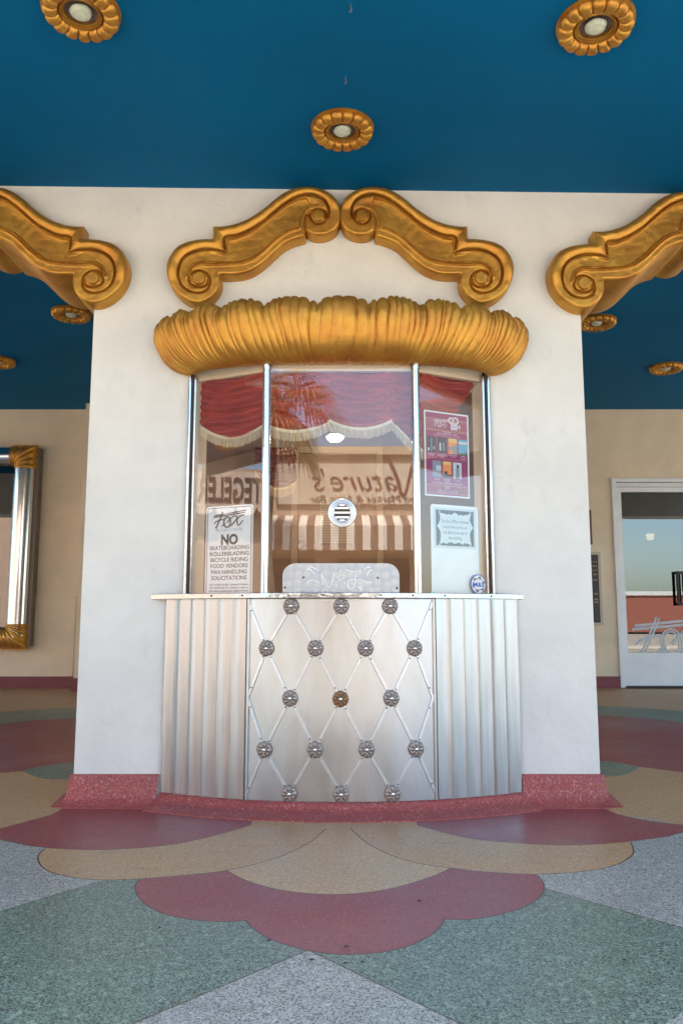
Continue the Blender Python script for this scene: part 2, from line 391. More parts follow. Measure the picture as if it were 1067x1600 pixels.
# red double scallop
red_b = S([(224, 1368), (213, 1380), (213, 1394), (222, 1408), (243, 1422), (272, 1432), (310, 1438), (350, 1440), (385, 1438)])
red_c = S([(385, 1438), (393, 1448), (411, 1461), (440, 1474), (480, 1485), (520, 1490.5), (558, 1491), (600, 1487), (638, 1478), (668, 1464), (686, 1450), (694, 1436)])
red_d = S([(694, 1436), (725, 1437), (765, 1432), (803, 1423), (833, 1409), (847, 1395), (849, 1381), (840, 1368)])
region(red_b+red_c[1:]+red_d[1:]+[(720, 1320), (340, 1320)], 1, L2)
for p in (red_b, red_c, red_d): line_px(p, .006, L2+.0004)
# tan scallops
tl = S([(71, 1326), (60, 1338), (66, 1354), (91, 1366), (142, 1374), (202, 1374), (273, 1369), (354, 1360), (430, 1341), (481, 1318), (509, 1295)])
region(tl+[(509, 1270), (110, 1270)], 3, L3)
tr_ = S([(985, 1316), (989, 1328), (985, 1338), (957, 1353), (906, 1362), (831, 1366), (755, 1362), (703, 1356), (659, 1350), (613, 1337), (573, 1317), (547, 1294)])
region(tr_+[(547, 1270), (950, 1270)], 3, L3)
tc_ = S([(354, 1360), (385, 1376), (430, 1389), (481, 1396), (533, 1397.5), (585, 1393), (633, 1383), (679, 1368), (705, 1356)])
tcu = [(705, 1356), (659, 1350), (613, 1337), (573, 1317), (547, 1294), (547, 1272), (509, 1272), (509, 1295), (481, 1318), (430, 1341), (354, 1360)]
region(tc_+tcu[1:-1], 5, L3)
for p in (tl, tr_, tc_): line_px(p, .006, L3+.0004)
# red crescents at the foot of the pier
cl = S([(-260, 1290), (-120, 1300), (0, 1312), (51, 1322), (126, 1327.5), (202, 1326), (278, 1318), (344, 1303), (392, 1289)])
region(cl+[(400, 1262), (100, 1262), (81, 1273), (0, 1295), (-260, 1330)][0:4]+[(-120, 1298)], 1, L4)
cr = S([(651, 1289), (729, 1309), (805, 1317), (881, 1320.5), (957, 1317), (1033, 1308), (1067, 1300), (1180, 1270)])
region(cr+[(1067, 1289), (1013, 1283), (967, 1273), (940, 1262), (650, 1262)], 1, L4)
line_px(cl, .006, L4+.0004); line_px(cr[:-4], .006, L4+.0004)
line_px([(0, 1295), (81, 1273)], .005, L4+.0004); line_px([(967, 1273), (1013, 1283), (1067, 1289)], .005, L4+.0004)
# behind the pier: bands across the whole entry
def band(ptsA, ptsB, mi, lvl): region(ptsA+ptsB[::-1], mi, lvl)
far0 = [(-500, 1074), (1600, 1074)]
t_top = [(-600, 1262), (-260, 1216), (0, 1207.5), (35, 1205), (300, 1206), (800, 1206), (998, 1198), (1067, 1207), (1300, 1230), (1800, 1290)]
t_bot = [(-900, 1400), (-260, 1345), (0, 1295), (81, 1272), (450, 1240), (620, 1240), (967, 1272), (1067, 1289), (1300, 1350), (1900, 1440)]
g_top = [(-600, 1190), (-260, 1150), (0, 1132), (51, 1125.5), (119, 1123), (530, 1112), (936, 1118), (1008, 1122), (1067, 1129), (1300, 1155), (1800, 1200)]
g2_top = [(-600, 1165), (-260, 1130), (0, 1113), (60, 1108), (119, 1106), (530, 1098), (936, 1103), (992, 1106), (1067, 1111), (1300, 1130), (1800, 1165)]
f_top = [(-600, 1078), (-260, 1074), (0, 1073), (530, 1072), (1067, 1073), (1300, 1074), (1800, 1078)]
band(t_top, t_bot, 3, L1+.0006); band(g_top, t_top, 1, L2); band(g2_top, g_top, 2, L3)
band(f_top, g2_top, 3, L1+.0002)
for p in (t_top, g_top, g2_top): line_px(S(p, 3), .006, L3+.0006)
lens_l = S([(35, 1205), (61, 1215), (91, 1218), (125, 1217), (150, 1212)])+S([(150, 1190), (116, 1191), (86, 1194), (51, 1200)])
region(lens_l, 2, L3+.001)
lens_r = S([(998, 1198), (987, 1206), (967, 1212), (930, 1213.5), (905, 1210)])+S([(905, 1190), (939, 1189), (972, 1192.5)])
region(lens_r, 2, L3+.001)
YF0, YF1 = -2.85, DR+.5
fv = [Vector((X0, YF0)), Vector((X1, YF0)), Vector((X1, 4.7)), Vector((X1, YF1)), Vector((X0, YF1)), Vector((X0, 4.7))]
fe = [(0, 1), (1, 2), (2, 3), (3, 4), (4, 5), (5, 0), (2, 5)]
for pl_, mi, lv in REG:
    k = len(fv); n = len(pl_); fv += [Vector(p) for p in pl_]; fe += [(k+i, k+(i+1) % n) for i in range(n)]
cd_ = delaunay_2d_cdt(fv, fe, [], 0, 1e-5)
cen = []; tri_ = []
for f in cd_[2]:
    cx = sum(cd_[0][i][0] for i in f)/3; cy = sum(cd_[0][i][1] for i in f)/3
    if X0 < cx < X1 and YF0 < cy < YF1: cen.append((cx, cy)); tri_.append(f)
cen = np.array(cen); best = np.full(len(cen), -1.0); mid_ = np.zeros(len(cen), int)
for pl_, mi, lv in REG:
    c = inside(cen, pl_) & (lv >= best); best[c] = lv; mid_[c] = mi
fl = MB(); vz = [(v[0], v[1], fz(v[1])) for v in cd_[0]]
fl.v = [Vector(v) for v in vz]
for f, mi in zip(tri_, mid_):
    p0, p1, p2 = (cd_[0][i] for i in f); ar = (p1[0]-p0[0])*(p2[1]-p0[1])-(p2[0]-p0[0])*(p1[1]-p0[1])
    fl.f.append(tuple(f) if ar > 0 else tuple(f)[::-1]); fl.m.append(int(mi))
floor = fl.build('floor', [M['t_grey'], M['t_red'], M['t_green'], M['t_tan'], M['divider'], terrazzo('pale_tan_terrazzo', (.63, .38, .19), (.49, .26, .13), (.68, .48, .29))], kind='structure')
# few dark scuffs / gum spots on the floor
gum = MB()
for px, py, r_ in ((487, 1502, .010), (655, 1410, .008), (541, 1482, .009), (975, 1503, .007), (566, 1506, .007), (420, 1472, .008), (250, 1452, .006), (540, 1508, .008)):
    p = PF(px, py); pts = [(p.x+r_*(1+.35*math.sin(3*a+px))*.6*math.cos(a)*1.5, p.y+.6*r_*(1+.3*math.cos(2*a+py))*math.sin(a), L4) for a in [2*PI*k/12 for k in range(12)]]
    gum.add([(p.x, p.y, L4+.0042)]+pts, [(0, k+1, (k+1) % 12+1) for k in range(12)])
gum.build('floor_marks', mat('gum', (.05, .04, .04), .7), kind='structure')

# ---- ceilings
ce = MB()
def cz(x, Y): return CEIL-(.0125*x if Y < 4.8 else 0)
ce.add([(-8.5, YE, cz(-8.5, YE)), (8.5, YE, cz(8.5, YE)), (8.5, 4.78, cz(8.5, 4.7)), (-8.5, 4.78, cz(-8.5, 4.7))], [(3, 2, 1, 0)])
ce.add([(-8.5, 4.78, CEIL), (8.5, 4.78, CEIL), (8.5, DR+.3, CEIL), (-8.5, DR+.3, CEIL)], [(3, 2, 1, 0)])
for xa, xb in ((-8.5, -3.6), (6.8, 8.5)): ce.add([(xa, -.2, cz(xa, -.2)+.002), (xb, -.2, cz(xb, -.2)+.002), (xb, YE, cz(xb, YE)+.002), (xa, YE, cz(xa, YE)+.002)], [(3, 2, 1, 0)])
ce.build('ceiling', M['ceil'], kind='structure')
# unseen mass added above the ceiling to keep the high sun off the entry
up = MB(); up.box2((-8.5, YE, 3.62), (8.5, DR+2.5, 4.2)); up.box2((-3.54, YE-.06, 3.33), (6.74, YE, 4.2))
for xa, xb in ((-8.5, -3.6), (6.8, 8.5)): up.box2((xa, -.2, 3.62), (xb, YE-.001, 4.2)); up.box2((xa, -.26, 3.33), (xb, -.2, 4.2))
for xa in (-3.6, 6.74): up.box2((xa, -.26, 3.33), (xa+.06, YE, 4.2))
# ---- pier wall with booth window and side arches
XL, XR = -1.41, 1.362; TW = .40
CX = (XL+XR)/2
def arch_pts(side):
    # lower edge of lintel over a side opening, from this pier edge out to the next pier's edge
    pts = [(148, 468), (120, 436), (88, 412), (50, 392), (10, 352), (-30, 335), (-73, 332)]
    base = [PY(p[0], p[1], D) for p in pts]; base = [(p.x, p.z) for p in base]
    cx = base[-1][0]; full = base+[(2*cx-x, z) for x, z in base[-2::-1]]
    full[0] = (XL, full[0][1])
    if side > 0: full = [(2*CX-x, z) for x, z in full]
    return full
aL = arch_pts(-1); aR = arch_pts(1)
outer = [(XL, -.02)]+aL+[(aL[-1][0], -.02), (aL[-1][0]-.58, -.02), (aL[-1][0]-.58, 2.75), (-8.4, 2.75), (-8.4, 3.62), (8.4, 3.62), (8.4, 2.75), (aR[-1][0]+.58, 2.75), (aR[-1][0]+.58, -.02), (aR[-1][0], -.02)]+aR[::-1]+[(XR, -.02)]
hole = [(-.82, 1.085), (.80, 1.085), (.80, 2.34), (-.82, 2.34)]
V, T = cdt_fill(outer, [hole])
wm = MB()
wm.add([(v[0], D, v[1]) for v in V], [t for t in T]); wm.add([(v[0], D+TW, v[1]) for v in V], [t[::-1] for t in T])
for lp in (outer, hole):
    n = len(lp); vs = [(p[0], D, p[1]) for p in lp]+[(p[0], D+TW, p[1]) for p in lp]
    wm.add(vs, [(i, (i+1) % n, (i+1) % n+n, i+n) for i in range(n)])
wall = thing('front_wall', 'cream stucco pier and arched lintels with a red terrazzo base around the ticket booth', 'wall', (CX, D, 0))
wo = wm.build('plaster', M['stucco'], wall); fix_normals(wo)
# pier goes back as a closed booth room
rm = MB()
for x0, x1 in ((XL, XL+.12), (XR-.12, XR)): rm.box2((x0, D+TW, 0), (x1, 6.4, 3.6))
rm.box2((XL+.12, 6.28, 0), (XR-.12, 6.4, 3.6))
rm.build('room_wall', M['stucco'], wall)
# interior lining of booth
it = MB()
it.box2((XL+.121, 6.2, .0), (XR-.121, 6.279, 2.55)); it.box2((XL+.121, D+TW+.002, 0), (XL+.16, 6.2, 2.55)); it.box2((XR-.16, D+TW+.002, 0), (XR-.121, 6.2, 2.55))
it.box2((XL+.121, D+TW+.002, 2.55), (XR-.121, 6.279, 2.60)); it.box2((XL+.16, D+TW+.002, .5), (XR-.16, 6.2, .52))
it.build('room_lining', M['interior'], wall)
# base / plinth sweeps
def sweep_base(path, prof, name, closed=False):
    mb = MB(); rows = []
    P_ = [Vector((p[0], p[1])) for p in path]
    for i, p in enumerate(P_):
        a = (P_[i]-P_[i-1]).normalized() if i > 0 else (P_[1]-P_[0]).normalized()
        b_ = (P_[i+1]-P_[i]).normalized() if i < len(P_)-1 else a
        na, nb = Vector((a.y, -a.x)), Vector((b_.y, -b_.x)); nn = (na+nb).normalized(); k = 1/max(.98, nn.dot(na))
        rows.append([(p.x+nn.x*o_*k, p.y+nn.y*o_*k, z) for o_, z in prof])
    mb.grid(rows, flip=True)
    o = mb.build(name, M['red_base'], wall, smooth=40); fix_normals(o); return o
RA = 2.03; YA = D-.25+RA; XA = .940
def arcY(x, off=0): return YA-math.sqrt((RA+off)**2-x*x)
profA = [(-.01, .150), (.018, .150), (.026, .142), (.030, .10), (.036, .06), (.048, .036), (.066, .02), (.09, .0105), (.118, .004), (.118, -.02)]
profB = [(-.06, .062), (.014, .062), (.026, .056), (.034, .045), (.048, .030), (.075, .021), (.12, .015), (.158, .005), (.160, -.02)]
def seg(a, b_, n): return [(a[0]+(b_[0]-a[0])*k/n, a[1]+(b_[1]-a[1])*k/n) for k in range(n+1)]
jit = lambda pts: [(x+.0015*noise.noise(Vector((x*9, y*9, 1))), y+.0025*noise.noise(Vector((x*7, y*7, 5)))) for x, y in pts]
sweep_base(seg((XL, 6.4), (XL, D), 12)+jit(seg((XL+.01, D), (-.96, D), 14)), profA, 'base')
sweep_base(jit(seg((.945, D), (XR-.01, D), 14))+seg((XR, D), (XR, 6.4), 12), profA, 'base')
sweep_base([(x, arcY(x)) for x in [-XA+2*XA*k/48 for k in range(49)]], profB, 'base')
for s_, ar in ((-1, aL), (1, aR)):
    xe = ar[-1][0]
    if s_ < 0: sweep_base(seg((xe-.58, D+TW), (xe-.58, D+.02), 3)+seg((xe-.58, D), (xe, D), 8)+seg((xe, D+.02), (xe, D+TW), 3), profA, 'base')
    else: sweep_base(seg((xe, D+TW), (xe, D+.02), 3)+seg((xe, D), (xe+.58, D), 8)+seg((xe+.58, D+.02), (xe+.58, D+TW), 3), profA, 'base')

# ================================================================== TICKET BOOTH FRONT
booth = thing('ticket_booth', 'curved stainless steel ticket booth front with riveted diamond lattice, rosettes and bowed window', 'ticket booth', (0, D, 0))
ZB, ZT = .060, 1.066
xs_l, xs_r = xat(386, 1090, 4.13), xat(680, 1090, 4.13)
def fluted(xa, xb, nfl, lap):
    mb = MB(); cols = []
    for k in range(nfl):
        for j in range(15):
            t = j/14
            x = xa+(xb-xa)*(k+t)/nfl
            d_ = .012*math.sin(PI*t)**.8
            skew = .013*(t if lap > 0 else 1-t)*(.6+.4*math.sin(k*2.3+lap))
            cols.append((x, d_-.008-skew))
    rows = []
    for z in [ZB+(ZT-ZB)*i/24 for i in range(25)]:
        row = []
        for x, d_ in cols:
            wob = .002*noise.noise(Vector((x*6, z*2.2, 3)))+.0012*noise.noise(Vector((x*25, z*5, 8)))
            row.append(Vector((x, arcY(x)+d_*.75+wob, z)))
        rows.append(row)
    mb.grid(rows)
    o = mb.build('fluted_panel', M['steel'], booth, smooth=28); return o
fluted(-XA, xs_l-.012, 6, 1); fluted(xs_r+.012, XA, 6, -1)
# flat centre sheet
mb = MB(); rows = []
for i in range(61):
    z = ZB-.004+(ZT-ZB)*i/60; row = []
    for k in range(61):
        x = xs_l+(xs_r-xs_l)*k/60
        wob = .0035*noise.noise(Vector((x*3.1, z*2.2, 3)))+.0016*noise.noise(Vector((x*9, z*4, 7)))
        row.append(Vector((x, arcY(x)-.001+wob, z)))
    rows.append(row)
mb.grid(rows); mb.build('face_panel', M['steel_face'], booth, smooth=60)
for xx in (xs_l, xs_r):
    mb = MB(); mb.tube([(xx, arcY(xx)-.004, ZB-.004+(ZT-ZB)*i/10) for i in range(11)], .0095, 10); mb.build('seam_rod', M['steel'], booth, smooth=50)
for s_ in (-1, 1): MB().box2((s_*XA-.006, D-.02, ZB), (s_*XA+.006, D+.0, ZT)).build('edge_trim', M['steel'], booth)
# lattice nodes
def node(px, py):
    Y = 4.12
    for _ in range(8): p = PY(px, py, Y); Y = arcY(p.x)
    return Vector((p.x, p.z))
rowsN = [[(455, 947), (533, 947), (609, 947)], [(417, 1013), (493, 1013), (571, 1013), (647, 1013)], [(453.5, 1091), (532, 1092), (611, 1091)],
         [(413.5, 1171), (492.5, 1171), (572.5, 1171), (649.5, 1170)], [(452.5, 1240), (533, 1241), (613, 1240)]]
NN = [[node(*p) for p in r] for r in rowsN]
def surf(x, z, off): # point on steel, offset outwards
    nrm = Vector((x, arcY(x)-YA, 0)).normalized()
    return Vector((x, arcY(x), z))+nrm*off, nrm
def strip(a, b_):
    mb = MB(); n = 8; wd = .0160; rows = []
    d_ = (b_-a).normalized(); pn = Vector((-d_.y, d_.x))
    for i in range(n+1):
        p = a.lerp(b_, i/n); row = []
        for s_, off in ((-1, -.001), (-.8, .0045), (.8, .0045), (1, -.001)):
            q = p+pn*s_*wd/2; row.append(surf(q.x, q.y, off+.003)[0])
        rows.append(row)
    mb.grid(rows, flip=(d_.y > 0) or True)
    for t in (.16+.05*random.random(), .84-.06*random.random()):
        p = a.lerp(b_, t); c_, nn = surf(p.x, p.y, .0088); ux = Vector((0, 0, 1)).cross(nn).normalized()
        pts = [c_+(ux*math.cos(2*PI*k/8)+Vector((0, 0, 1))*math.sin(2*PI*k/8))*.0042 for k in range(8)]
        mb.add([c_+nn*.001]+pts, [(0, (k+1) % 8+1, k+1) for k in range(8)], 1); 
    o = mb.build('lattice_strip', [M['strip'], M['screw']], booth); fix_normals(o)
EL = [node(388, 940), node(387.5, 1090), node(384, 1243)]; ER = [node(675, 941), node(676, 1090), node(679.5, 1237)]
lk = []
for r in range(4):
    A, B = NN[r], NN[r+1]
    if len(A) == 3:
        for i in range(3): lk += [(A[i], B[i]), (A[i], B[i+1])]
    else:
        for i in range(3): lk += [(A[i], B[i]), (A[i+1], B[i])]
lk += [(EL[0], NN[1][0]), (EL[1], NN[1][0]), (EL[1], NN[3][0]), (EL[2], NN[3][0]), (ER[0], NN[1][3]), (ER[1], NN[1][3]), (ER[1], NN[3][3]), (ER[2], NN[3][3])]
for a, b_ in lk: strip(a, b_)
# rosettes
def rosette_mesh():
    me_m = MB(); nr, na = 14, 96; rows = []
    for k in range(na):
        a = 2*PI*k/na; row = []
        Rm = .0415*(.93+.07*math.cos(4*a)**2 + (.05 if abs(math.sin(4*a)) < .10 else 0))
        for j in range(nr):
            t = j/(nr-1); r_ = Rm*t; pet = abs(math.cos(4*a))
            h = .004+.0085*math.sin(min(1, t/.95)*PI)**.7*(.25+.75*pet**.35)
            if t > .78: h = .003+.006*(1-t)/.22+.003*(1-pet)
            if t < .2: h = .006
            row.append(Vector((r_*math.cos(a), -h if t < .999 else 0.0, r_*math.sin(a))))
        rows.append(row)
    me_m.grid(rows, 0, wrap_u=True)
    for k in range(8):
        a = 2*PI*(k+.5)/8
        me_m.lathe([(.0036, .0), (.0034, .006), (.0018, .009), (0, .0096)], (.0385*math.cos(a), 0, .0385*math.sin(a)), 'y', 8, 0)
    me_m.lathe([(.0105, .006), (.010, .012), (.007, .0155), (0, .0165)], (0, 0, 0), 'y', 14, 1)
    me_m.lathe([(.003, .008), (.0028, .0135), (0, .014)], (.017, 0, .017), 'y', 8, 2)
    me_m.lathe([(.003, .008), (.0028, .0135), (0, .014)], (-.017, 0, -.019), 'y', 8, 2)
    return me_m
ros = rosette_mesh().build('rosette', [M['tarnish'], M['boss'], M['screw']], None, smooth=50); fix_normals(ros)
ros_b = ros.data.copy(); ros_b.materials[0] = M['tarnish_brown']
first = True
for r in range(5):
    for i, q in enumerate(NN[r]):
        o = ros if first else ros.copy()
        if not first: C.objects.link(o)
        first = False
        o.parent = booth; p, nn = surf(q.x, q.y, .007)
        o.location = p-booth.location; o.rotation_euler = (0, random.uniform(-.12, .12), math.atan2(nn.x, -nn.y))
        if r == 2 and i == 1: o.data = ros_b; o['label'] = 'browner tarnished rosette'
# ledge
mb = MB(); LX0, LX1 = xat(236, 937, D), xat(817, 937, D); n = 70
lc = (LX0+LX1)/2; la = (LX1-LX0)/2; RL = (la*la+.285**2)/(2*.285); YL = D-.285+RL
o_pts = [(LX0+(LX1-LX0)*k/n) for k in range(n+1)]
rows = []
for k, x in enumerate(o_pts):
    y = YL-math.sqrt(RL*RL-(x-lc)**2); w1 = .002*noise.noise(Vector((x*14, 0, 2))) + .0025*noise.noise(Vector((x*5, 3, 2)))
    e = .006
    rows.append([Vector((x, D, 1.064)), Vector((x, y+e, 1.0640)), Vector((x, y+w1, 1.067)), Vector((x, y+w1*1.5, 1.078)), Vector((x, y+w1, 1.090)), Vector((x, y+e, 1.0935)), Vector((x, D+.05, 1.0935))])
mb.grid(rows, flip=True)
for k in (0, n): mb.add(rows[k], [tuple(range(7))])
for px in (329, 379, 452, 506, 594, 644, 695, 773):
    x = xat(px, 935, 4.15); y = YL-math.sqrt(RL*RL-(x-lc)**2)
    mb.lathe([(.0045, -.002), (.0045, .004), (0, .005)], (x, y, 1.079), 'y', 8, 1)
o = mb.build('ledge', [M['crimp'], M['screw']], booth, smooth=50); fix_normals(o)
mb = MB()
mb.box2((-.80, 4.34, 1.075), (.78, 4.95, 1.086)); mb.build('inner_counter', M['interior_door'], booth)
# window: posts + panes
PL0 = Vector((xat(300, 760, D)+.004, D-.004)); PL1 = Vector((xat(415.5, 755, 4.15), 4.15)); PR1 = Vector((xat(650.5, 755, 4.15), 4.15)); PR0 = Vector((xat(759, 760, D), D-.004))
WZ0, WZ1 = 1.09, 2.345
def pane(a, b_):
    mb = MB(); t = Vector((b_.x-a.x, b_.y-a.y, 0)); L = t.length; t.normalize(); nrm = Vector((t.y, -t.x, 0))
    c_ = Vector(((a.x+b_.x)/2, (a.y+b_.y)/2, (WZ0+WZ1)/2))
    mb.box(c_, (L-.012, .006, WZ1-WZ0-.002), 0, (t, -nrm, Vector((0, 0, 1))))
    return mb.build('glass_pane', M['glass'], booth)
pane(PL0, PL1); pane(PL1, PR1); pane(PR1, PR0)
for p in (PL1, PR1):
    mb = MB(); mb.tube([(p.x, p.y-.012, WZ0), (p.x, p.y-.012, 2.335)], .0215, 20); mb.tube([(p.x, p.y-.012, 2.29), (p.x, p.y-.012, 2.335)], .025, 16)
    mb.build('window_post', M['chrome'], booth, smooth=50)
for p, s_ in ((PL0, -1), (PR0, 1)):
    mb = MB()
    mb.box2((p.x-.006+s_*.006, D-.035, WZ0), (p.x+.006+s_*.006, D, WZ1), 1)
    mb.tube([(p.x+s_*.022, D-.014, WZ0), (p.x+s_*.022, D-.014, WZ1)], .0125, 14, 0)
    mb.box2((p.x-s_*.006-.0045, D-.024, WZ0), (p.x-s_*.006+.0045, D-.01, WZ1), 0)
    mb.build('window_jamb', [M['chrome'], M['dark']], booth, smooth=50)
hb = MB()
for a, b_ in ((PL0, PL1), (PL1, PR1), (PR1, PR0)):
    t = Vector((b_.x-a.x, b_.y-a.y, 0)); L = t.length; t.normalize(); nrm = Vector((t.y, -t.x, 0))
    c_ = Vector(((a.x+b_.x)/2, (a.y+b_.y)/2, 2.325))-nrm*.03
    hb.box(c_, (L, .03, .075), 0, (t, -nrm, Vector((0, 0, 1))))
# top board closing the bay above the glass
hb.add([(PL0.x, D+.3, 2.363), (PR0.x, D+.3, 2.363), (PR0.x, PR0.y, 2.363), (PR1.x, PR1.y, 2.363), (PL1.x, PL1.y, 2.363), (PL0.x, PL0.y, 2.363)], [(0, 1, 2, 3, 4, 5)])
hb.build('window_header', M['stucco_rear'], booth)
# speaking grille on centre pane
gc = PY(534.5, 801, 4.135)
mb = MB()
mb.lathe([(.0745, .0), (.0755, .004), (.073, .010), (.064, .0125), (.0585, .008), (.0555, .0085), (.052, .011), (.047, .0085), (.043, .006), (.043, .001)], (gc.x, 4.146, gc.z), 'y', 48, 0)
mb.lathe([(.043, .0015), (0, .0015)], (gc.x, 4.146, gc.z), 'y', 32, 1)
for k, (dz, hw) in enumerate(((-.036, .018), (-.012, .040), (.012, .040), (.036, .018))):
    pass
for dz in (-.0245, 0, .0245):
    hw = math.sqrt(max(0, .043**2-dz*dz)); mb.box((gc.x, 4.138, gc.z+dz), (2*hw, .006, .011), 0)
mb.box((gc.x, 4.1385, gc.z+.0395), (.028, .006, .008), 0); mb.box((gc.x, 4.1385, gc.z-.0395), (.028, .006, .008), 0)
mb.build('speaking_grille', [mat('satin_nickel', (.84, .86, .88), .35, metal=.55), mat('grille_dark', (.07, .045, .03), .7)], booth, smooth=40)
# engine-turned plate at the counter
def turned():
    m, n, b = nodes('engine_turned'); b.inputs['Metallic'].default_value = .85; b.inputs['Base Color'].default_value = (.44, .50, .56, 1)
    tc = N(n, 'ShaderNodeTexCoord'); v = N(n, 'ShaderNodeTexVoronoi', feature='F1'); v.inputs['Scale'].default_value = 22; v.inputs['Randomness'].default_value = .35
    mp = N(n, 'ShaderNodeMapping'); mp.inputs['Scale'].default_value = (1, 0, 1); n.links.new(tc.outputs['Object'], mp.inputs[0]); n.links.new(mp.outputs[0], v.inputs['Vector'])
    mu = N(n, 'ShaderNodeMath', operation='MULTIPLY'); mu.inputs[1].default_value = 11; n.links.new(v.outputs['Distance'], mu.inputs[0])
    si = N(n, 'ShaderNodeMath', operation='SINE'); n.links.new(mu.outputs[0], si.inputs[0])
    ad = N(n, 'ShaderNodeMath', operation='ADD'); n.links.new(si.outputs[0], ad.inputs[0])
    m4 = N(n, 'ShaderNodeMath', operation='MULTIPLY'); m4.inputs[1].default_value = 6; n.links.new(v.outputs['Distance'], m4.inputs[0]); n.links.new(m4.outputs[0], ad.inputs[1])
    bp = N(n, 'ShaderNodeBump'); bp.inputs['Strength'].default_value = .05; bp.inputs['Distance'].default_value = .002; n.links.new(ad.outputs[0], bp.inputs['Height']); n.links.new(bp.outputs[0], b.inputs['Normal'])
    cr_ = N(n, 'ShaderNodeValToRGB'); cr_.color_ramp.elements[0].position = .05; cr_.color_ramp.elements[0].color = (.50, .55, .60, 1); cr_.color_ramp.elements[1].position = .6; cr_.color_ramp.elements[1].color = (.38, .43, .48, 1); n.links.new(v.outputs['Distance'], cr_.inputs[0]); n.links.new(cr_.outputs[0], b.inputs['Base Color'])
    mr = N(n, 'ShaderNodeMapRange'); mr.inputs[1].default_value = 0; mr.inputs[2].default_value = 1.2; mr.inputs[3].default_value = .25; mr.inputs[4].default_value = .5; n.links.new(v.outputs['Distance'], mr.inputs[0]); n.links.new(mr.outputs[0], b.inputs['Roughness'])
    return m
fc = Frame((0, 4.138, 0), (1, 0, 0), (0, 0, 1))    # centre pane frame: u=x, v=z
px0, px1 = xat(441.5, 905, 4.13), xat(624, 905, 4.13); pz1 = zat(880, 4.13)
pl = [(px0, 1.094), (px1, 1.094)]+[(px1-.07+.07*math.cos(R(a)), pz1-.065+.065*math.sin(R(a))) for a in range(0, 91, 10)]+[(px0+.07-.07*math.sin(R(a)), pz1-.065+.065*math.cos(R(a))) for a in range(0, 91, 10)]
mb = MB(); poly(mb, fc, pl, .004, 0, .004)
plate = mb.build('counter_plate', turned(), booth)
mb = MB(); q = lambda x, y: (px0+(x-57)/935*(px1-px0), 1.094+(842-y)/235*(pz1-1.094))
scr = [[(365, 690), (378, 780)], [(367, 690), (430, 803), (470, 685)], [(485, 800), (522, 652), (558, 775), (470, 702), (565, 708), (490, 762)], [(563, 657), (610, 672), (690, 668)],
       [(645, 668), (640, 740), (625, 800), (595, 812), (578, 780), (590, 742), (640, 735)], [(258, 765), (275, 745), (320, 745), (350, 762)], [(650, 748), (680, 738), (720, 758), (780, 760)],
       [(250, 665), (270, 652), (315, 695)], [(278, 632), (345, 664)], [(705, 668), (730, 642), (758, 640)], [(735, 705), (745, 672), (775, 658)], [(310, 836), (342, 824)], [(365, 836), (388, 815)], [(658, 795), (692, 822)], [(672, 790), (698, 808)]]
for s_ in scr: stroke(mb, fc, [tuple(p) for p in smooth_path([q(*p) for p in s_], 4)] if len(s_) != 6 else [q(*p) for p in s_], .0042, .0052)
mb.build('scratched_writing', mat('scratch', (.92, .96, 1), .5), plate)
mb = MB()
for bx, by in ((224, 720), (75, 801), (819, 723), (970, 807)):
    u, v_ = q(bx, by); MB().lathe([(.0062, 0), (.0058, .003), (0, .004)], (u, 4.134, v_), 'y', 10).build('bolt', M['rust'], plate)

# ---- gold draped canopy
mb = MB(); NU, NV = 1500, 40
rc = random.Random(3)
cre = []; x = 0
while x < 1:                                         # creases: place, depth
    big = rc.random() < .22; cre.append((x, 1.0 if big else rc.uniform(.25, .6), rc.uniform(-1, 1))); x += rc.uniform(.006, .0215)
cre.append((1.0, 1.0, 0))
import bisect
cx_ = [c[0] for c in cre]
def ridge(u):
    u = min(.99999, max(0, u)); k = max(0, bisect.bisect_right(cx_, u)-1); k = min(k, len(cre)-2)
    a_, b2 = cre[k], cre[k+1]; t = (u-a_[0])/(b2[0]-a_[0]); wd = b2[0]-a_[0]
    base = a_[1]*(1-t)+b2[1]*t
    return math.sin(PI*t)**.6*(.35+wd*26)*.5 - .75*(a_[1]*math.exp(-t*7)+b2[1]*math.exp(-(1-t)*7))
lob = [.0, .045, .085, .15, .22, .30, .385, .47, .535, .62, .70, .775, .86, .925, .965, 1.0]
def lobe(s_):
    for a, b_ in zip(lob, lob[1:]):
        if a <= s_ <= b_: return math.sin(PI*(s_-a)/(b_-a))**.45
    return 0
prof = [tuple(p) for p in smooth_path([(0, 0), (.060, -.002), (.118, .026), (.160, .075), (.187, .14), (.202, .21), (.208, .28), (.206, .335), (.198, .375), (.188, .398), (.180, .405)], 5)]
def pf(v_):
    q_ = v_*(len(prof)-1); k = min(int(q_), len(prof)-2); t = q_-k
    return prof[k][0]*(1-t)+prof[k+1][0]*t, (prof[k][1]*(1-t)+prof[k+1][1]*t)/.405
base_ = []
for i in range(NU+1):
    s_ = i/NU; th = PI*(1-s_); ct = math.cos(th); c_ = math.copysign(abs(ct)**.90, ct); sn = max(0, math.sin(th))**.84; row = []
    L_ = lobe(s_)
    for j in range(NV+1):
        v_ = j/NV; o_, zf = pf(v_)
        a = .812+o_*(.70+.34*min(1, v_*1.35))+.02*v_; b_ = .205+o_*.93
        ztop = 2.503+.080*sn**.6+.034*L_-.008+.007*noise.noise(Vector((s_*60, 0, 0)))
        zb = 2.318
        row.append(Vector((c_*a-.002, D-.004-b_*sn, zb+(ztop-zb)*zf)))
    base_.append(row)
rows = []
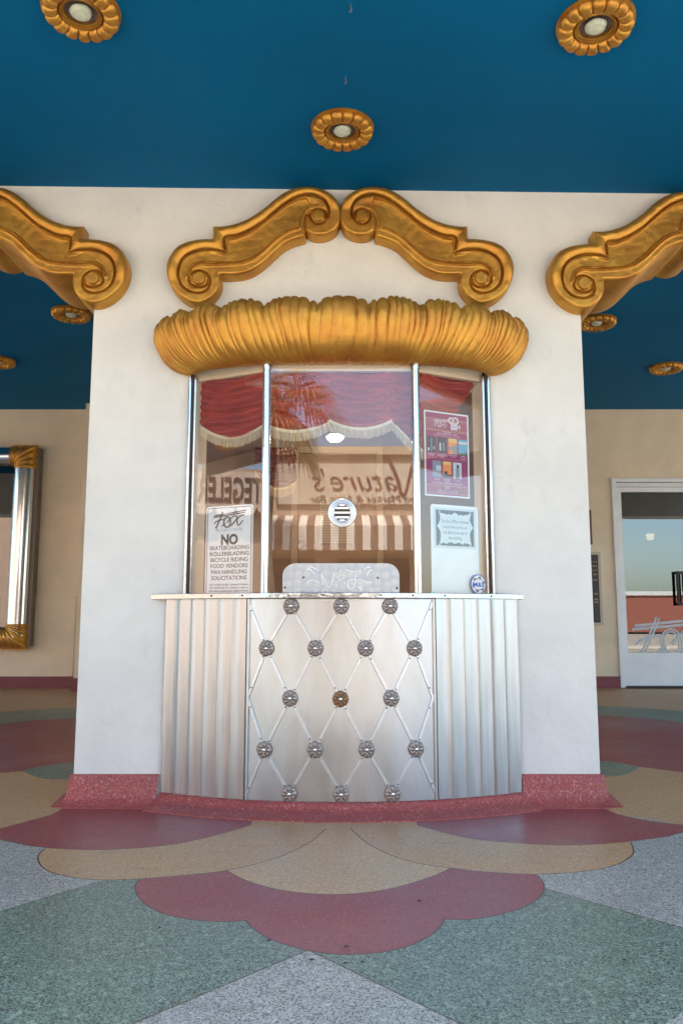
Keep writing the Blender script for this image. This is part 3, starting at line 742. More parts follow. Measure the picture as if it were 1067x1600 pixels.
for i in range(NU+1):
    s_ = i/NU; row = []
    for j in range(NV+1):
        v_ = j/NV; i0, i1, j0, j1 = max(0, i-12), min(NU, i+12), max(0, j-1), min(NV, j+1)
        nn = (base_[i1][j]-base_[i0][j]).cross(base_[i][j1]-base_[i][j0])
        nn = nn.normalized() if nn.length > 1e-9 else Vector((0, -1, 0))
        if nn.y > 0 and abs(nn.y) > .5: nn = -nn
        if nn.x*(s_-.5) < 0 and abs(nn.x) > .8: nn = -nn
        u = s_+(.010*math.sin(s_*29)+.012*(s_-.5))*(1-v_)**1.5+.0012*math.sin(v_*9+s_*50)
        rd = ridge(u)*(.006+.012*v_)+.021*lobe(s_+(.5-s_)*.02*(1-v_))*v_**1.6+.0025*noise.noise(Vector((s_*90, v_*6, 2)))
        row.append(base_[i][j]+nn*rd)
    last = row[-1]; y2 = min(D, last.y+.05)
    row.append(Vector((last.x*.992, min(D, last.y+.018), last.z+.002))); row.append(Vector((last.x*.97, y2, last.z-.03))); row.append(Vector((last.x*.95, D, last.z-.10)))
    rows.append(row)
mb.grid(rows, flip=True)
can = mb.build('canopy', M['gold'], booth, smooth=80); fix_normals(can)

# ================================================================== SCROLLS
Z5 = lambda p: (220+p[0]/3.138, 270+p[1]/3.138)
SC_Y = D-.10
def Z5w(p): v = PY(*Z5(p), SC_Y); return (v.x, v.z)
out_px = [(810, 280), (804, 312), (750, 326), (700, 350), (650, 395), (600, 440), (550, 474), (500, 492), (450, 498), (388, 498)]
ctr1 = [(804, 311), (750, 326), (700, 350), (650, 395), (600, 440), (550, 474), (500, 492), (450, 498), (389, 498)]
ctr2 = [(389, 500), (390, 535), (375, 578), (338, 617), (290, 638), (240, 631), (190, 601), (150, 556), (129, 503), (125, 450), (140, 405), (170, 365), (210, 340), (260, 326), (310, 320), (351, 319)]
ctr3 = [(353, 258), (400, 258), (450, 250), (510, 228), (560, 200), (610, 165), (650, 130), (700, 95), (750, 73), (800, 65), (850, 66), (900, 80), (940, 105), (966, 137), (978, 172), (980, 210), (972, 248), (950, 280), (915, 298), (875, 306), (838, 300), (812, 285), (806, 280)]
cont = smooth_path([Z5w(p) for p in ctr1], 5)[:]+smooth_path([Z5w(p) for p in ctr2], 5)+smooth_path([Z5w(p) for p in ctr3], 5)
cont = [Vector((p[0], p[1])) for p in cont]
# clean duplicates
cc = [cont[0]]
for p in cont[1:]:
    if (p-cc[-1]).length > .0015: cc.append(p)
cont = cc
topg = [(414, 372), (412, 318), (470, 307), (530, 282), (590, 246), (650, 197), (700, 157), (760, 122), (820, 108), (870, 117), (906, 143), (922, 180), (916, 218), (892, 243), (862, 249), (838, 232), (829, 205), (845, 182), (872, 174), (900, 186), (909, 214), (900, 240), (878, 250)]
topg2 = [(807, 276), (803, 240), (812, 205), (834, 182)]
lowg = [(416, 390), (380, 379), (320, 375), (262, 386), (215, 412), (190, 450), (184, 500), (200, 548), (240, 580), (290, 587), (328, 568), (340, 530), (326, 495), (290, 478), (255, 490), (238, 520), (250, 548), (290, 560), (322, 548), (332, 522)]
lowr = [(772, 270), (720, 286), (660, 328), (600, 384), (540, 424), (480, 440), (400, 446), (340, 448), (290, 447), (252, 468), (234, 508)]
def wpath(p, n=4): return [Vector((q_[0], q_[1])) for q_ in smooth_path([Z5w(a) for a in p], n)]
G_top, G_top2, G_low, R_low = wpath(topg), wpath(topg2), wpath(lowg), wpath(lowr)
panel = [Z5w(p) for p in [(418, 322), (470, 312), (530, 288), (590, 252), (650, 203), (700, 163), (760, 128), (815, 118), (835, 150), (812, 180), (790, 215), (782, 262), (720, 280), (660, 322), (600, 378), (540, 418), (480, 434), (400, 440), (330, 436), (280, 425), (300, 395), (345, 384), (416, 396)]]
xs = [p[0] for p in cont]; zs = [p[1] for p in cont]
gp = []; st = .0032
yy = min(zs)
r_i = 0
while yy < max(zs):
    xx = min(xs)+(st/2 if r_i % 2 else 0)
    while xx < max(xs): gp.append((xx, yy)); xx += st
    yy += st*.87; r_i += 1
P = np.array(gp); loop = cont+[cont[0]]
ok = inside(P, cont) & (seg_dist(P, loop) > .003)
gp = [tuple(p) for p in P[ok]]
V, T = cdt_fill([tuple(p) for p in cont], (), gp)
P = np.array([(v[0], v[1]) for v in V]); dE = seg_dist(P, loop)
h = np.zeros(len(P))
h -= .016*np.clip(1-dE/.016, 0, 1)**2.2                                  # rounded outer edge
def groove(path, dep, wd): return -dep*np.exp(-(seg_dist(P, path)/wd)**3)
h += groove(G_top, .024, .0055)+groove(G_top2, .016, .006)+groove(G_low, .024, .0055)
h += groove(R_low, .010, .010)
dr = seg_dist(P, R_low); h += .013*np.exp(-((dr-.008)/.005)**2)
dp = seg_dist(P, panel+[panel[0]]); ip = inside(P, panel); xf = np.clip((P[:, 0]-Z5w((330, 400))[0])/(Z5w((440, 400))[0]-Z5w((330, 400))[0]), 0, 1); h -= np.where(ip, .020*xf*np.clip(dp/.009, 0, 1), 0)
# roll along the upper edge
dg = np.minimum(seg_dist(P, G_top), seg_dist(P, G_low)); roll = np.clip((.045-dE)/.045, 0, 1)
tsd = np.minimum(seg_dist(P, [Vector(Z5w(p)) for p in ctr3[:13]]), seg_dist(P, [Vector(Z5w(p)) for p in ctr2[9:]])); tsw = np.clip((.11-tsd)/.08, 0, 1); tsw = tsw*tsw*(3-2*tsw)
h += np.where(tsw > 0, tsw*.016*np.sin(np.clip(dE/(dE+dg+1e-6), 0, 1)*PI)**.8, 0)
for ec, rr in (((871, 213), .033), ((288, 519), .038)):
    cw = np.array(Z5w(ec)); de = np.hypot(*(P-cw).T); h += np.where(de < rr, .016*np.clip((rr-de)/.005, 0, 1), 0)
nz = np.array([noise.noise(Vector((p[0]*28, p[1]*28, 2.0)))*.0016+noise.noise(Vector((p[0]*9, p[1]*9, 9.0)))*.003 for p in P]); h += nz
scroll_c = Vector((sum(xs)/len(xs), 0, 0)); SCX = PY(531.5, 380, SC_Y).x
def scroll_mb(depth):
    mb = MB(); n = len(cont)
    mb.add([(v[0], SC_Y-h_, v[1]) for v, h_ in zip(V, h)], T, 0)
    # side skin: ring at the edge height, then back
    dcont = [-.016]*n
    f = []
    ringA = []
    # first n verts of V are the contour itself (cdt keeps order of input)
    for i in range(n):
        ringA.append(Vector((V[i][0], SC_Y-h[i], V[i][1])))
    ringB = [Vector((p.x, depth, p.z)) for p in ringA]
    mb.add(ringA+ringB, [(i, i+n, (i+1) % n+n, (i+1) % n) for i in range(n)], 0)
    bm2 = cdt_fill([(p.x, p.z) for p in ringA]); mb.add([(v[0], depth, v[1]) for v in bm2[0]], [t[::-1] for t in bm2[1]], 0)
    return mb
def mirror(mb, cx):
    m2 = MB(); m2.v = [Vector((2*cx-v.x, v.y, v.z)) for v in mb.v]; m2.f = [f[::-1] for f in mb.f]; m2.m = list(mb.m); return m2
SPAN = PY(800+303+300, 380, SC_Y).x-PY(800, 380, SC_Y).x   # spacing of pairs in the photograph: 603 px
sL = scroll_mb(D); sR = mirror(sL, SCX)
sLd = scroll_mb(4.76); sRd = mirror(sLd, SCX)
def scroll(mb, dx, label, group=None, dz=0):
    m2 = MB(); m2.v = [v+Vector((dx, 0, dz)) for v in mb.v]; m2.f = mb.f; m2.m = mb.m
    c_ = Vector((sum(v.x for v in m2.v)/len(m2.v), D, min(v.z for v in m2.v)))
    me = bpy.data.meshes.new('scroll_ornament'); me.from_pydata([tuple(v-c_) for v in m2.v], [], m2.f); me.materials.append(M['gold'])
    for p in me.polygons: p.use_smooth = True
    bm = bmesh.new(); bm.from_mesh(me); bmesh.ops.remove_doubles(bm, verts=bm.verts, dist=1e-5); bmesh.ops.recalc_face_normals(bm, faces=bm.faces); bm.to_mesh(me); bm.free()
    me.set_sharp_from_angle(angle=R(48))
    o = bpy.data.objects.new('scroll_ornament', me); C.objects.link(o); o.location = c_
    tag(o, label, 'scroll ornament', 'gilded scroll ornaments on the front wall'); return o
scroll(sL, 0, 'gold S-shaped scroll on the wall above the left half of the draped canopy')
scroll(sR, 0, 'gold S-shaped scroll on the wall above the right half of the draped canopy')
dxs = PY(197, 400, SC_Y).x-PY(800, 400, SC_Y).x
scroll(sRd, dxs, 'deep gold scroll bracket arching over the left side opening, beside the poster case')
scroll(sLd, dxs, 'far half of the deep gold scroll arch over the left side opening')
dxr = PY(859, 410, SC_Y).x-PY(261, 410, SC_Y).x
scroll(sLd, dxr, 'deep gold scroll bracket arching over the right side opening, in front of the white door', dz=-.03)
scroll(sRd, dxr, 'far half of the deep gold scroll arch over the right side opening', dz=-.03)

# ================================================================== CEILING LIGHTS
def light_fixture():
    root = thing('ceiling_light', 'x', 'ceiling light', (0, 0, 0), 'gold scalloped ceiling lights')
    mb = MB(); na, nv = 144, 18; rows = []; NP = 16
    for k in range(na):
        a = 2*PI*k/na; t = (a*NP/(2*PI)) % 1; sc_ = abs(math.sin(PI*t))**.35; row = []
        prof = []
        for j in range(nv+1):
            ph = PI*j/nv
            r_ = .120-.034*math.cos(ph)*-1
            r_ = .122+.033*math.cos(ph)
            r_ += (.013*sc_-.010)*max(0, math.cos(ph)); z = -.010-.040*math.sin(ph)**.75*(.60+.40*sc_)
            prof.append((r_, z))
        prof = [(.160, .0), (.160, -.006), (.148, -.009)]+prof[1:]+[(.087, -.024), (.083, -.031), (.079, -.031), (.077, -.020), (.073, -.018), (.072, -.022), (.069, -.020), (.068, -.0)]
        for r_, z in prof: row.append(Vector((r_*math.cos(a), r_*math.sin(a), z)))
        rows.append(row)
    mb.grid(rows, wrap_u=True); ring = mb.build('ring', M['gold'], root, smooth=40); fix_normals(ring)
    mb = MB(); mb.lathe([(.070, -.008), (.060, -.002), (.03, -.001), (0, -.001)], (0, 0, 0), 'z', 32); mb.lathe([(.02, -.001), (.02, -.02), (0, -.02)], (0, 0, 0), 'z', 16)
    o = mb.build('cup', M['cup'], root, smooth=40); fix_normals(o)
    mb = MB(); rows = []
    for k in range(40):
        a = 2*PI*k/40; row = []
        for j in range(21):
            ph = PI*j/20; r_ = .043*math.sin(ph); sp = .0035*math.sin(a+j*.95)*math.sin(ph)
            row.append(Vector(((r_+sp)*math.cos(a), (r_+sp)*math.sin(a), -.021+.018*math.cos(ph)+sp)))
        rows.append(row)
    mb.grid(rows, wrap_u=True); o = mb.build('bulb', M['bulb'], root, smooth=60); fix_normals(o)
    return root
LP = [((127, 20), 'front', 'gold ceiling light at the upper left corner of the blue ceiling'), ((930, 42), 'front', 'gold ceiling light at the upper right corner of the blue ceiling'),
      ((535, 205), 'front', 'gold ceiling light straight above the two scrolls over the booth'), ((112, 492), 'rear', 'ceiling light partly hidden by the scroll soffit left of the booth'),
      ((932, 505), 'rear', 'ceiling light partly hidden by the scroll soffit right of the booth'), ((-2, 566), 'rear', 'ceiling light nearest the back wall in the left opening, cut by the picture edge'),
      ((1040, 576), 'rear', 'ceiling light above the white door in the right opening')]
LP.append((None, 'front', 'ceiling light under the far left wing of the marquee'))
lf = light_fixture()
for i, (pp_, w_, lab) in enumerate(LP):
    px, py = pp_ or (None, None)
    o = lf if i == 0 else copy_tree(lf)
    p = PZ(px, py, CEIL-.02) if px is not None else Vector((-6.9, .35, 0)); zc = cz(p.x, p.y); p = PZ(px, py, zc-.02) if px is not None else p; o.location = (p.x, p.y, cz(p.x, p.y)-.0005); o['label'] = lab
    if p.y < 4.7: o.rotation_euler.y = math.atan(.0125)
for px, py, lab in ((548, 13, 'thin metal hook hanging from the blue ceiling near the top edge'), (540, 127, 'thin metal hook hanging from the ceiling just before the centre light')):
    p = PZ(px, py-8, CEIL); p.z = cz(p.x, p.y)-.0005; r_ = thing('ceiling_hook', lab, 'hook', p, 'hooks in the ceiling')
    mb = MB(); mb.lathe([(.018, 0), (.017, -.003), (.004, -.004), (0, -.004)], p, 'z', 14); mb.build('rosette_plate', M['ceil'], r_, smooth=40)
    mb = MB(); mb.tube([p+Vector(q_) for q_ in ((0, 0, -.003), (.0, 0, -.02), (.004, 0, -.032), (-.002, 0, -.04), (-.005, 0, -.033))], .0022, 6); mb.build('wire', M['tarnish'], r_, smooth=40)

# ================================================================== REAR WALL, DOOR, POSTER CASE
rw = thing('rear_wall', 'cream stucco back wall of the entry with a maroon base', 'wall', (0, DR, 0))
DX0, DX1 = xat(958, 850, DR), xat(958, 850, DR)+1.80; DZ1 = zat(748, DR)
V, T = cdt_fill([(-8.5, 0), (DX0, 0), (DX0, DZ1), (DX1, DZ1), (DX1, 0), (8.5, 0), (8.5, 3.5), (-8.5, 3.5)])
mb = MB(); mb.add([(v[0], DR, v[1]) for v in V], T); mb.box2((DX0-.001, DR, RISE), (DX0, DR+.12, DZ1)); mb.box2((DX0, DR, DZ1), (DX1, DR+.12, DZ1+.001))
mb.build('plaster', M['stucco_rear'], rw)
px_ = xat(141, 850, 8.95)
mb = MB(); mb.box2((-2.2, 8.95, 0), (px_-.25, 8.951, .01)); mb = MB(); mb.box2((xat(125, 850, 8.95), 8.95, 0), (xat(125, 850, 8.95)+1.2, DR, 3.5)); mb.build('pilaster', M['stucco_rear'], rw)
mb = MB()
bz = RISE+.125
mb.box2((-8.5, DR-.03, 0), (xat(125, 850, 8.95), DR-.001, bz)); mb.box2((xat(125, 850, 8.95)-.02, 8.92, 0), (-1.4, 8.949, bz)); mb.box2((1.2, DR-.03, 0), (DX0-.001, DR-.001, bz)); mb.box2((DX1+.001, DR-.03, 0), (8.5, DR-.001, bz))
mb.build('base', M['maroon'], rw)
mb = MB(); gz = zat(932, DR); mb.box2((-8.5, DR-.014, bz+.0), (xat(120, 930, DR), DR-.001, gz)); mb.build('lower_panel', M['stucco_rear'], rw)
# upper mass as its own thing
tag(up.build('sun_block_mass', M['stucco']), 'unseen mass above the blue entry ceiling, added to block the sun, with the marquee edge', 'building mass')
# door
door = thing('entrance_door', 'white framed glass double door with scripted lettering on the back wall', 'door', (DX0, DR, RISE))
mb = MB(); fw = .055
mb.box2((DX0, DR-.03, RISE), (DX0+fw, DR+.08, DZ1)); mb.box2((DX1-fw, DR-.03, RISE), (DX1, DR+.08, DZ1)); mb.box2((DX0, DR-.034, DZ1-.045), (DX1, DR+.08, DZ1+.0))
mb.box2((DX0+fw, DR-.03, DZ1-.10), (DX1-fw, DR+.08, DZ1-.055)); mb.box2((DX0+fw, DR-.04, RISE), (DX1-fw, DR+.08, RISE+.018), 1)
mb.build('frame', [M['white_paint'], M['dark']], door)
mid = (DX0+DX1)/2
lz0, lz1 = RISE+.02, DZ1-.105; gz0 = zat(1020, DR); gz1 = zat(769, DR)
for a, b_, hs in ((DX0+fw+.004, mid-.003, 1), (mid+.003, DX1-fw-.004, -1)):
    mb = MB(); sw = .05
    mb.box2((a, DR-.01, lz0), (a+sw, DR+.035, lz1)); mb.box2((b_-sw, DR-.01, lz0), (b_, DR+.035, lz1))
    mb.box2((a+sw, DR-.01, lz0), (b_-sw, DR+.035, gz0)); mb.box2((a+sw, DR-.01, gz1), (b_-sw, DR+.035, lz1))
    lf_ = mb.build('door_leaf', M['white_paint'], door)
    g = MB(); g.box2((a+sw, DR+.008, gz0), (b_-sw, DR+.014, gz1)); g.build('glass', M['glass_door'], lf_)
    hx = xat(1057, 920, DR-.05)+.045 if hs > 0 else a+.10
    hd = MB(); z0, z1 = zat(942, DR), zat(897, DR)
    hd.box2((hx-.045, DR-.06, z0), (hx-.02, DR-.035, z1)); hd.box2((hx-.045, DR-.06, z1), (hx+.045, DR-.035, z1+.03)); hd.box2((hx-.045, DR-.06, z0-.03), (hx+.045, DR-.035, z0)); hd.box2((hx+.02, DR-.06, z0), (hx+.045, DR-.035, z1))
    hd.box2((hx-.02, DR-.035, z1), (hx+.02, DR-.01, z1+.02)); hd.box2((hx-.02, DR-.035, z0-.02), (hx+.02, DR-.01, z0)); hd.build('handle', M['dark'], lf_)
# "Fox" lettering
FX = dict(
    bars=[[(195, 292), (772, 240)], [(215, 268), (790, 208)]],
    stem=[[(372, 212), (350, 265), (300, 370), (248, 468)]], cross=[[(215, 392), (255, 360), (310, 342), (380, 332)]],
    o=[[(455+62*math.cos(a)-0*math.sin(a), 376+78*math.sin(a)) for a in [2*PI*k/24 for k in range(25)]]],
    tail=[[(358, 440), (395, 412), (420, 400)]], oin=[[(455, 388), (490, 350), (540, 308), (590, 285), (625, 300), (635, 370), (648, 425), (672, 432), (740, 362)]],
    x2=[[(525, 442), (580, 385), (640, 330), (700, 290), (768, 275)]])
def fox(mb, fr, cx, cy, wd, mi=0, w_=.0015, dbl=True):
    k = wd/595; T_ = lambda p: (cx+(p[0]-492)*k, cy-(p[1]-340)*k)
    for key, ww in (('bars', 17), ('stem', 30), ('cross', 17), ('o', 26), ('tail', 16), ('oin', 18), ('x2', 20)):
        for i, s_ in enumerate(FX[key]):
            pts = [T_(p) for p in s_]
            if len(pts) > 2 and key != 'o': pts = [tuple(p) for p in smooth_path(pts, 4)]
            w2 = w_+.0002*list(FX).index(key)+.00005*i
            if ww < 17.5 or not dbl: stroke(mb, fr, pts, ww*k, w2, mi); continue
            for sg_ in (-1, 1):
                q2 = []
                for n_ in range(len(pts)):
                    a_, b2 = pts[max(0, n_-1)], pts[min(len(pts)-1, n_+1)]
                    if key == 'o' and n_ in (0, len(pts)-1): a_, b2 = pts[-2], pts[1]
                    t = Vector((b2[0]-a_[0], b2[1]-a_[1])).normalized(); q2.append((pts[n_][0]-t.y*sg_*ww*k*.33, pts[n_][1]+t.x*sg_*ww*k*.33))
                stroke(mb, fr, q2, ww*k*.42, w2+.0001*(sg_+1)/2, mi)
mb = MB(); frd = Frame((0, DR+.006, 0), (1, 0, 0), (0, 0, 1))
c1 = PY(1057, 995, DR); fox(mb, frd, c1.x, c1.z, 1.02, 0, .0)
fo = mb.build('lettering', mat('frosted_vinyl', (.52, .60, .66), .5), door)
# lobby beyond the door: dim room with lit sconce
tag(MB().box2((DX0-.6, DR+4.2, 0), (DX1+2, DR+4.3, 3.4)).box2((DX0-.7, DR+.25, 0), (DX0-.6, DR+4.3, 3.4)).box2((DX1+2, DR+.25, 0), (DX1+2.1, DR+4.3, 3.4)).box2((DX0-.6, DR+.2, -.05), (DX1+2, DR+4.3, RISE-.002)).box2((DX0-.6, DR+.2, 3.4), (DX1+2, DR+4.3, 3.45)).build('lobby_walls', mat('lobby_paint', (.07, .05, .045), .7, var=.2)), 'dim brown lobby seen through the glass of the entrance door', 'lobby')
p = PY(1015, 839, DR+4.1)
sr = thing('wall_sconce', 'small lit lamp glowing inside the lobby behind the door glass', 'lamp', p)
MB().lathe([(.0, -.05), (.05, -.05), (.07, .05), (.0, .05)], p, 'z', 16).build('lamp_shade', M['lamp_warm'], sr, smooth=40)
MB().box2((p.x-.03, p.y+.02, p.z-.10), (p.x+.03, p.y+.1, p.z-.055)).build('bracket', M['dark'], sr)
# dark plaques at right of pier
def plaque(name, pxr, y0, y1, wd, label, fcol, icol, marks):
    xr = xat(pxr, (y0+y1)/2, DR); z1, z0 = zat(y0, DR), zat(y1, DR)
    o = thing(name, label, 'plaque', (xr-wd/2, DR, z0)); fr = Frame((xr, DR-.02, z0), (1, 0, 0), (0, 0, 1)); hh = z1-z0
    MB().box2((xr-wd, DR-.025, z0), (xr, DR-.001, z1)).build('frame', fcol, o)
    MB().box2((xr-wd+.03, DR-.029, z0+.03), (xr-.03, DR-.0251, z1-.03)).build('panel', icol, o)
    if marks:
        mb = MB(); fr = Frame((xr-.03, DR-.03, z0+.03), (1, 0, 0), (0, 0, 1))
        for k, (v_, ln) in enumerate(((.86, .055), (.80, .04), (.74, .05), (.68, .03), (.60, .04), (.40, .03), (.32, .03), (.28, .035))):
            for j in range(3): stroke(mb, fr, [(-.02-ln*.5*j, v_*hh*.95), (-.02-ln*.5*j-.012, v_*hh*.95+.02)], .006, .001)
        mb.build('lettering', mat('tan_letters', (.55, .40, .25), .5), o)
plaque('notice_plaque', 938.5, 863, 977, .55, 'dark framed notice plaque on the back wall just right of the pier', mat('pale_frame', (.55, .50, .42), .5), mat('plaque_black', (.045, .035, .035), .5), True)
plaque('picture_frame', 923, 797, 851, .4, 'thin brown framed picture edge above the dark notice plaque', mat('brown_frame', (.16, .07, .045), .5), mat('brown_frame_in', (.2, .12, .08), .5), False)
# poster case at left
pcx1 = xat(50, 850, DR-.13); pw = 1.65; pz1, pz0 = zat(697, DR-.15), zat(1013, DR-.15)
pc = thing('poster_case', 'wall-mounted poster case framed in fat chrome tubes with fluted gold corners', 'poster case', (pcx1-pw/2, DR, pz0))
tr = .118; Yp = DR-.13
def half_tube(a, b_, seg=20):
    mb = MB(); a, b_ = Vector(a), Vector(b_); t = (b_-a).normalized(); s_ = t.cross(Vector((0, -1, 0))).normalized(); rows = []
    for k in range(seg+1):
        an = PI*k/seg-PI/2; off = s_*tr*math.sin(an)+Vector((0, -1, 0))*tr*.95*math.cos(an)
        rows.append([a+off, b_+off])
    mb.grid(rows); return mb
cs = .27
xl, xr_ = pcx1-pw+tr, pcx1-tr; zl, zh = pz0+tr, pz1-tr
for a, b_ in (((xr_, Yp, zl), (xr_, Yp, zh)), ((xl, Yp, zl), (xl, Yp, zh)), ((xl, Yp, zh), (xr_, Yp, zh)), ((xl, Yp, zl), (xr_, Yp, zl))):
    o = half_tube(a, b_).build('tube', M['chrome'], pc, smooth=60); fix_normals(o)
for sx in (-1, 1):
    for sz in (-1, 1):
        mb = MB(); cx, cz_ = (xr_ if sx > 0 else xl), (zh if sz > 0 else zl); n = 34; rows = []
        for i in range(n+1):
            row = []
            for j in range(n+1):
                u = -1.25+2.35*i/n; v_ = -1.25+2.35*j/n          # units of tr, corner at +1,+1
                hu = math.sqrt(max(0, 1-min(1, abs(u))**2)) if u > 0 else 1; hv = math.sqrt(max(0, 1-min(1, abs(v_))**2)) if v_ > 0 else 1
                hh = max(min(math.sqrt(max(0, 1-min(1, abs(u))**2)), 1) if v_ < u else 0, math.sqrt(max(0, 1-min(1, abs(v_))**2)) if u <= v_ else 0)
                an = math.atan2(v_+1.3, u+1.3); ri = .16*(abs(math.sin(an*13))**.45-1)+.04
                row.append(Vector((cx+sx*u*tr*1.03, Yp-tr*(1.0*hh+ri), cz_+sz*v_*tr*1.03)))
            rows.append(row)
        # clip inner empty quadrant
        q_ = n+1; vs = [p for r in rows for p in r]; fs = []
        for i in range(n):
            for j in range(n):
                u = -1.25+2.35*(i+.5)/n; v_ = -1.25+2.35*(j+.5)/n
                if u < -.98 and v_ < -.98: continue
                if u < -.95-.0 and v_ < -.95: continue
                fs.append((i*q_+j, (i+1)*q_+j, (i+1)*q_+j+1, i*q_+j+1))
        mb.add(vs, fs); o = mb.build('corner_piece', M['gold'], pc, smooth=40); fix_normals(o)
MB().box2((pcx1-pw+.02, Yp, pz0+.02), (pcx1+.035, DR-.001, pz1-.02)).build('backing_box', mat('case_side', (.22, .18, .15), .5, metal=.3), pc)
MB().box2((xl+tr*.9, Yp-.012, zl+tr*.9), (xr_-tr*.9, Yp-.004, zh-tr*.9)).build('glass', glass('case_glass', 2.2, (.35, .28, .28), 0, .05), pc)
MB().box2((xl+tr*.9, Yp-.003, zl+tr*.9), (xr_-tr*.9, Yp-.001, zh-tr*.9)).build('backboard', mat('case_back', (.10, .03, .035), .6), pc)

# ================================================================== CURTAINS INSIDE
cur = thing('swag_curtain', 'red velvet swag valance with cream fringe behind the booth window', 'curtain', (0, D, 2.28))
def swag(A, B, ztop, zpA, zpB, sag, parent, m, nf=13, fr_h=.062, amp=.016, seed=0, fringe=True):
    A, B = Vector((A[0], A[1], 0)), Vector((B[0], B[1], 0)); NUu, NVv = 44, 90; rows = []; nn = Vector(((B-A).y, -(B-A).x, 0)).normalized()
    def bot(u): return zpA+(zpB-zpA)*u-sag*math.sin(PI*u)**.8
    for i in range(NUu+1):
        u = i/NUu; row = []
        for j in range(NVv+1):
            v_ = j/NVv; z = ztop-(ztop-bot(u))*v_
            bulge = math.sin(PI*u)**.6
            lvl = 150*((z-ztop)+.045*math.sin(PI*u)**.8*(1-.3*v_))+1.5*noise.noise(Vector((u*2.2+seed, v_*3.5, seed)))
            f = math.sin(lvl)+.45*math.sin(lvl*.53+1.3*u+seed)
            off = .02*bulge*v_+amp*f*(.35+.65*bulge)
            p = A.lerp(B, u); row.append(Vector((p.x, p.y, 0))+nn*off+Vector((0, 0, z)))
        rows.append(row)
    mb = MB(); mb.grid(rows); o = mb.build('swag', m, parent, smooth=70)
    if not fringe: return o
    fm = MB(); n = int((B-A).length/.0062)
    for k in range(n):
        u = (k+.5)/n; p = A.lerp(B, u)+nn*(.02*math.sin(PI*u)**.6+.006); z = bot(u)+.006; hl = fr_h*(.88+.16*random.random()); w2 = .0022
        t = (B-A).normalized(); dx = random.uniform(-.0015, .0015)
        b0 = Vector((p.x, p.y, z)); tt = Vector((t.x, t.y, 0))
        fm.add([b0-tt*w2, b0+tt*w2, b0+tt*(w2*.8+dx)-Vector((0, 0, hl)), b0-tt*(w2*.8-dx)-Vector((0, 0, hl)), b0+nn*.002, b0+nn*.002+tt*dx-Vector((0, 0, hl))], [(0, 4, 5, 3), (4, 1, 2, 5)])
    bd_ = [[Vector((A.lerp(B, k/30).x, A.lerp(B, k/30).y, bot(k/30)))+nn*(.02*math.sin(PI*k/30)**.6+.009)+Vector((0, 0, dz)) for dz in (-.008, .008)] for k in range(31)]
    fm.grid(bd_); fm.build('fringe', M['fringe'], o)
    return o
off = .045
a0, a1, a2, a3 = (PL0.x+.03, PL0.y+.03), (PL1.x, PL1.y+off), (PR1.x, PR1.y+off), (PR0.x-.05, PR0.y+.05)
mx = xat(516, 662, 4.2); m2x = xat(611, 662, 4.2); yc = 4.15+off
zpk = zat(658, yc)
swag(a0, (a1[0]+.0, a1[1]), 2.30, zat(664, 4.39), zat(661, yc), .085, cur, M['velvet'], seed=1)
swag((a1[0], yc), (mx, yc), 2.30, zat(665, yc), zpk, .050, cur, M['velvet'], seed=4)
swag((mx, yc), (m2x, yc), 2.30, zpk, zpk, .050, cur, M['velvet'], seed=8)
swag((m2x, yc), (a2[0]+.04, yc+.0), 2.30, zpk, zat(705, yc), .015, cur, M['velvet'], seed=11)
swag((a2[0]+.04, yc+.02), (a3[0], a3[1]), 2.30, zat(712, yc), zat(592, D)-.03, .0, cur, M['velvet'], seed=14, fringe=False)
cur2 = thing('rear_curtain', 'dark maroon fringed curtain hanging at the back left inside the booth', 'curtain', (-.8, 6.0, 1.9))
Yc2 = 5.95
swag((xat(398, 700, Yc2), Yc2), (xat(464, 700, Yc2), Yc2), zat(699, Yc2), zat(735, Yc2), zat(752, Yc2), .10, cur2, M['velvet_dark'], seed=21, fr_h=.075)
# back door inside booth
bx0, bx1 = xat(466, 760, 6.2), xat(588, 760, 6.2); bz1 = zat(709, 6.2)
bd = thing('inner_door', 'tan inner door with a pale wire mesh vent at the back of the booth', 'door', ((bx0+bx1)/2, 6.2, .52))
MB().box2((bx0-.05, 6.165, .52), (bx0, 6.199, bz1+.05)).box2((bx1, 6.165, .52), (bx1+.05, 6.199, bz1+.05)).box2((bx0, 6.165, bz1), (bx1, 6.199, bz1+.05)).build('frame', M['interior_door'], bd)
MB().box2((bx0+.004, 6.178, .53), (bx1-.004, 6.199, bz1-.004)).build('panel', M['interior'], bd)
vx0, vx1, vz0, vz1 = xat(499, 810, 6.15), xat(552, 810, 6.15), zat(849, 6.15), zat(777, 6.15)
mb = MB(); mb.box2((vx0, 6.168, vz0), (vx1, 6.177, vz1), 0)
for k in range(15): x = vx0+(vx1-vx0)*k/14; mb.box2((x-.0012, 6.160, vz0), (x+.0012, 6.1625, vz1), 1)
for k in range(19): z = vz0+(vz1-vz0)*k/18; mb.box2((vx0, 6.163, z-.0012), (vx1, 6.1655, z+.0012), 1)
mb.build('mesh_vent', [mat('vent_pale', (.55, .47, .36), .6), mat('wire', (.25, .2, .15), .5)], bd)
p = PY(523.5, 684, 5.1); pend = thing('pendant_lamp', 'lit white dome lamp hanging inside the booth below the curtain fringe', 'lamp', p)
MB().lathe([(.0, -.022), (.035, -.02), (.052, -.006), (.055, .004), (.04, .016), (.0, .02)], p, 'z', 28).build('lamp_shade', M['lamp'], pend, smooth=60)
MB().tube([(p.x, p.y, p.z+.018), (p.x, p.y, 2.55)], .006, 8).build('stem', M['chrome'], pend, smooth=40)

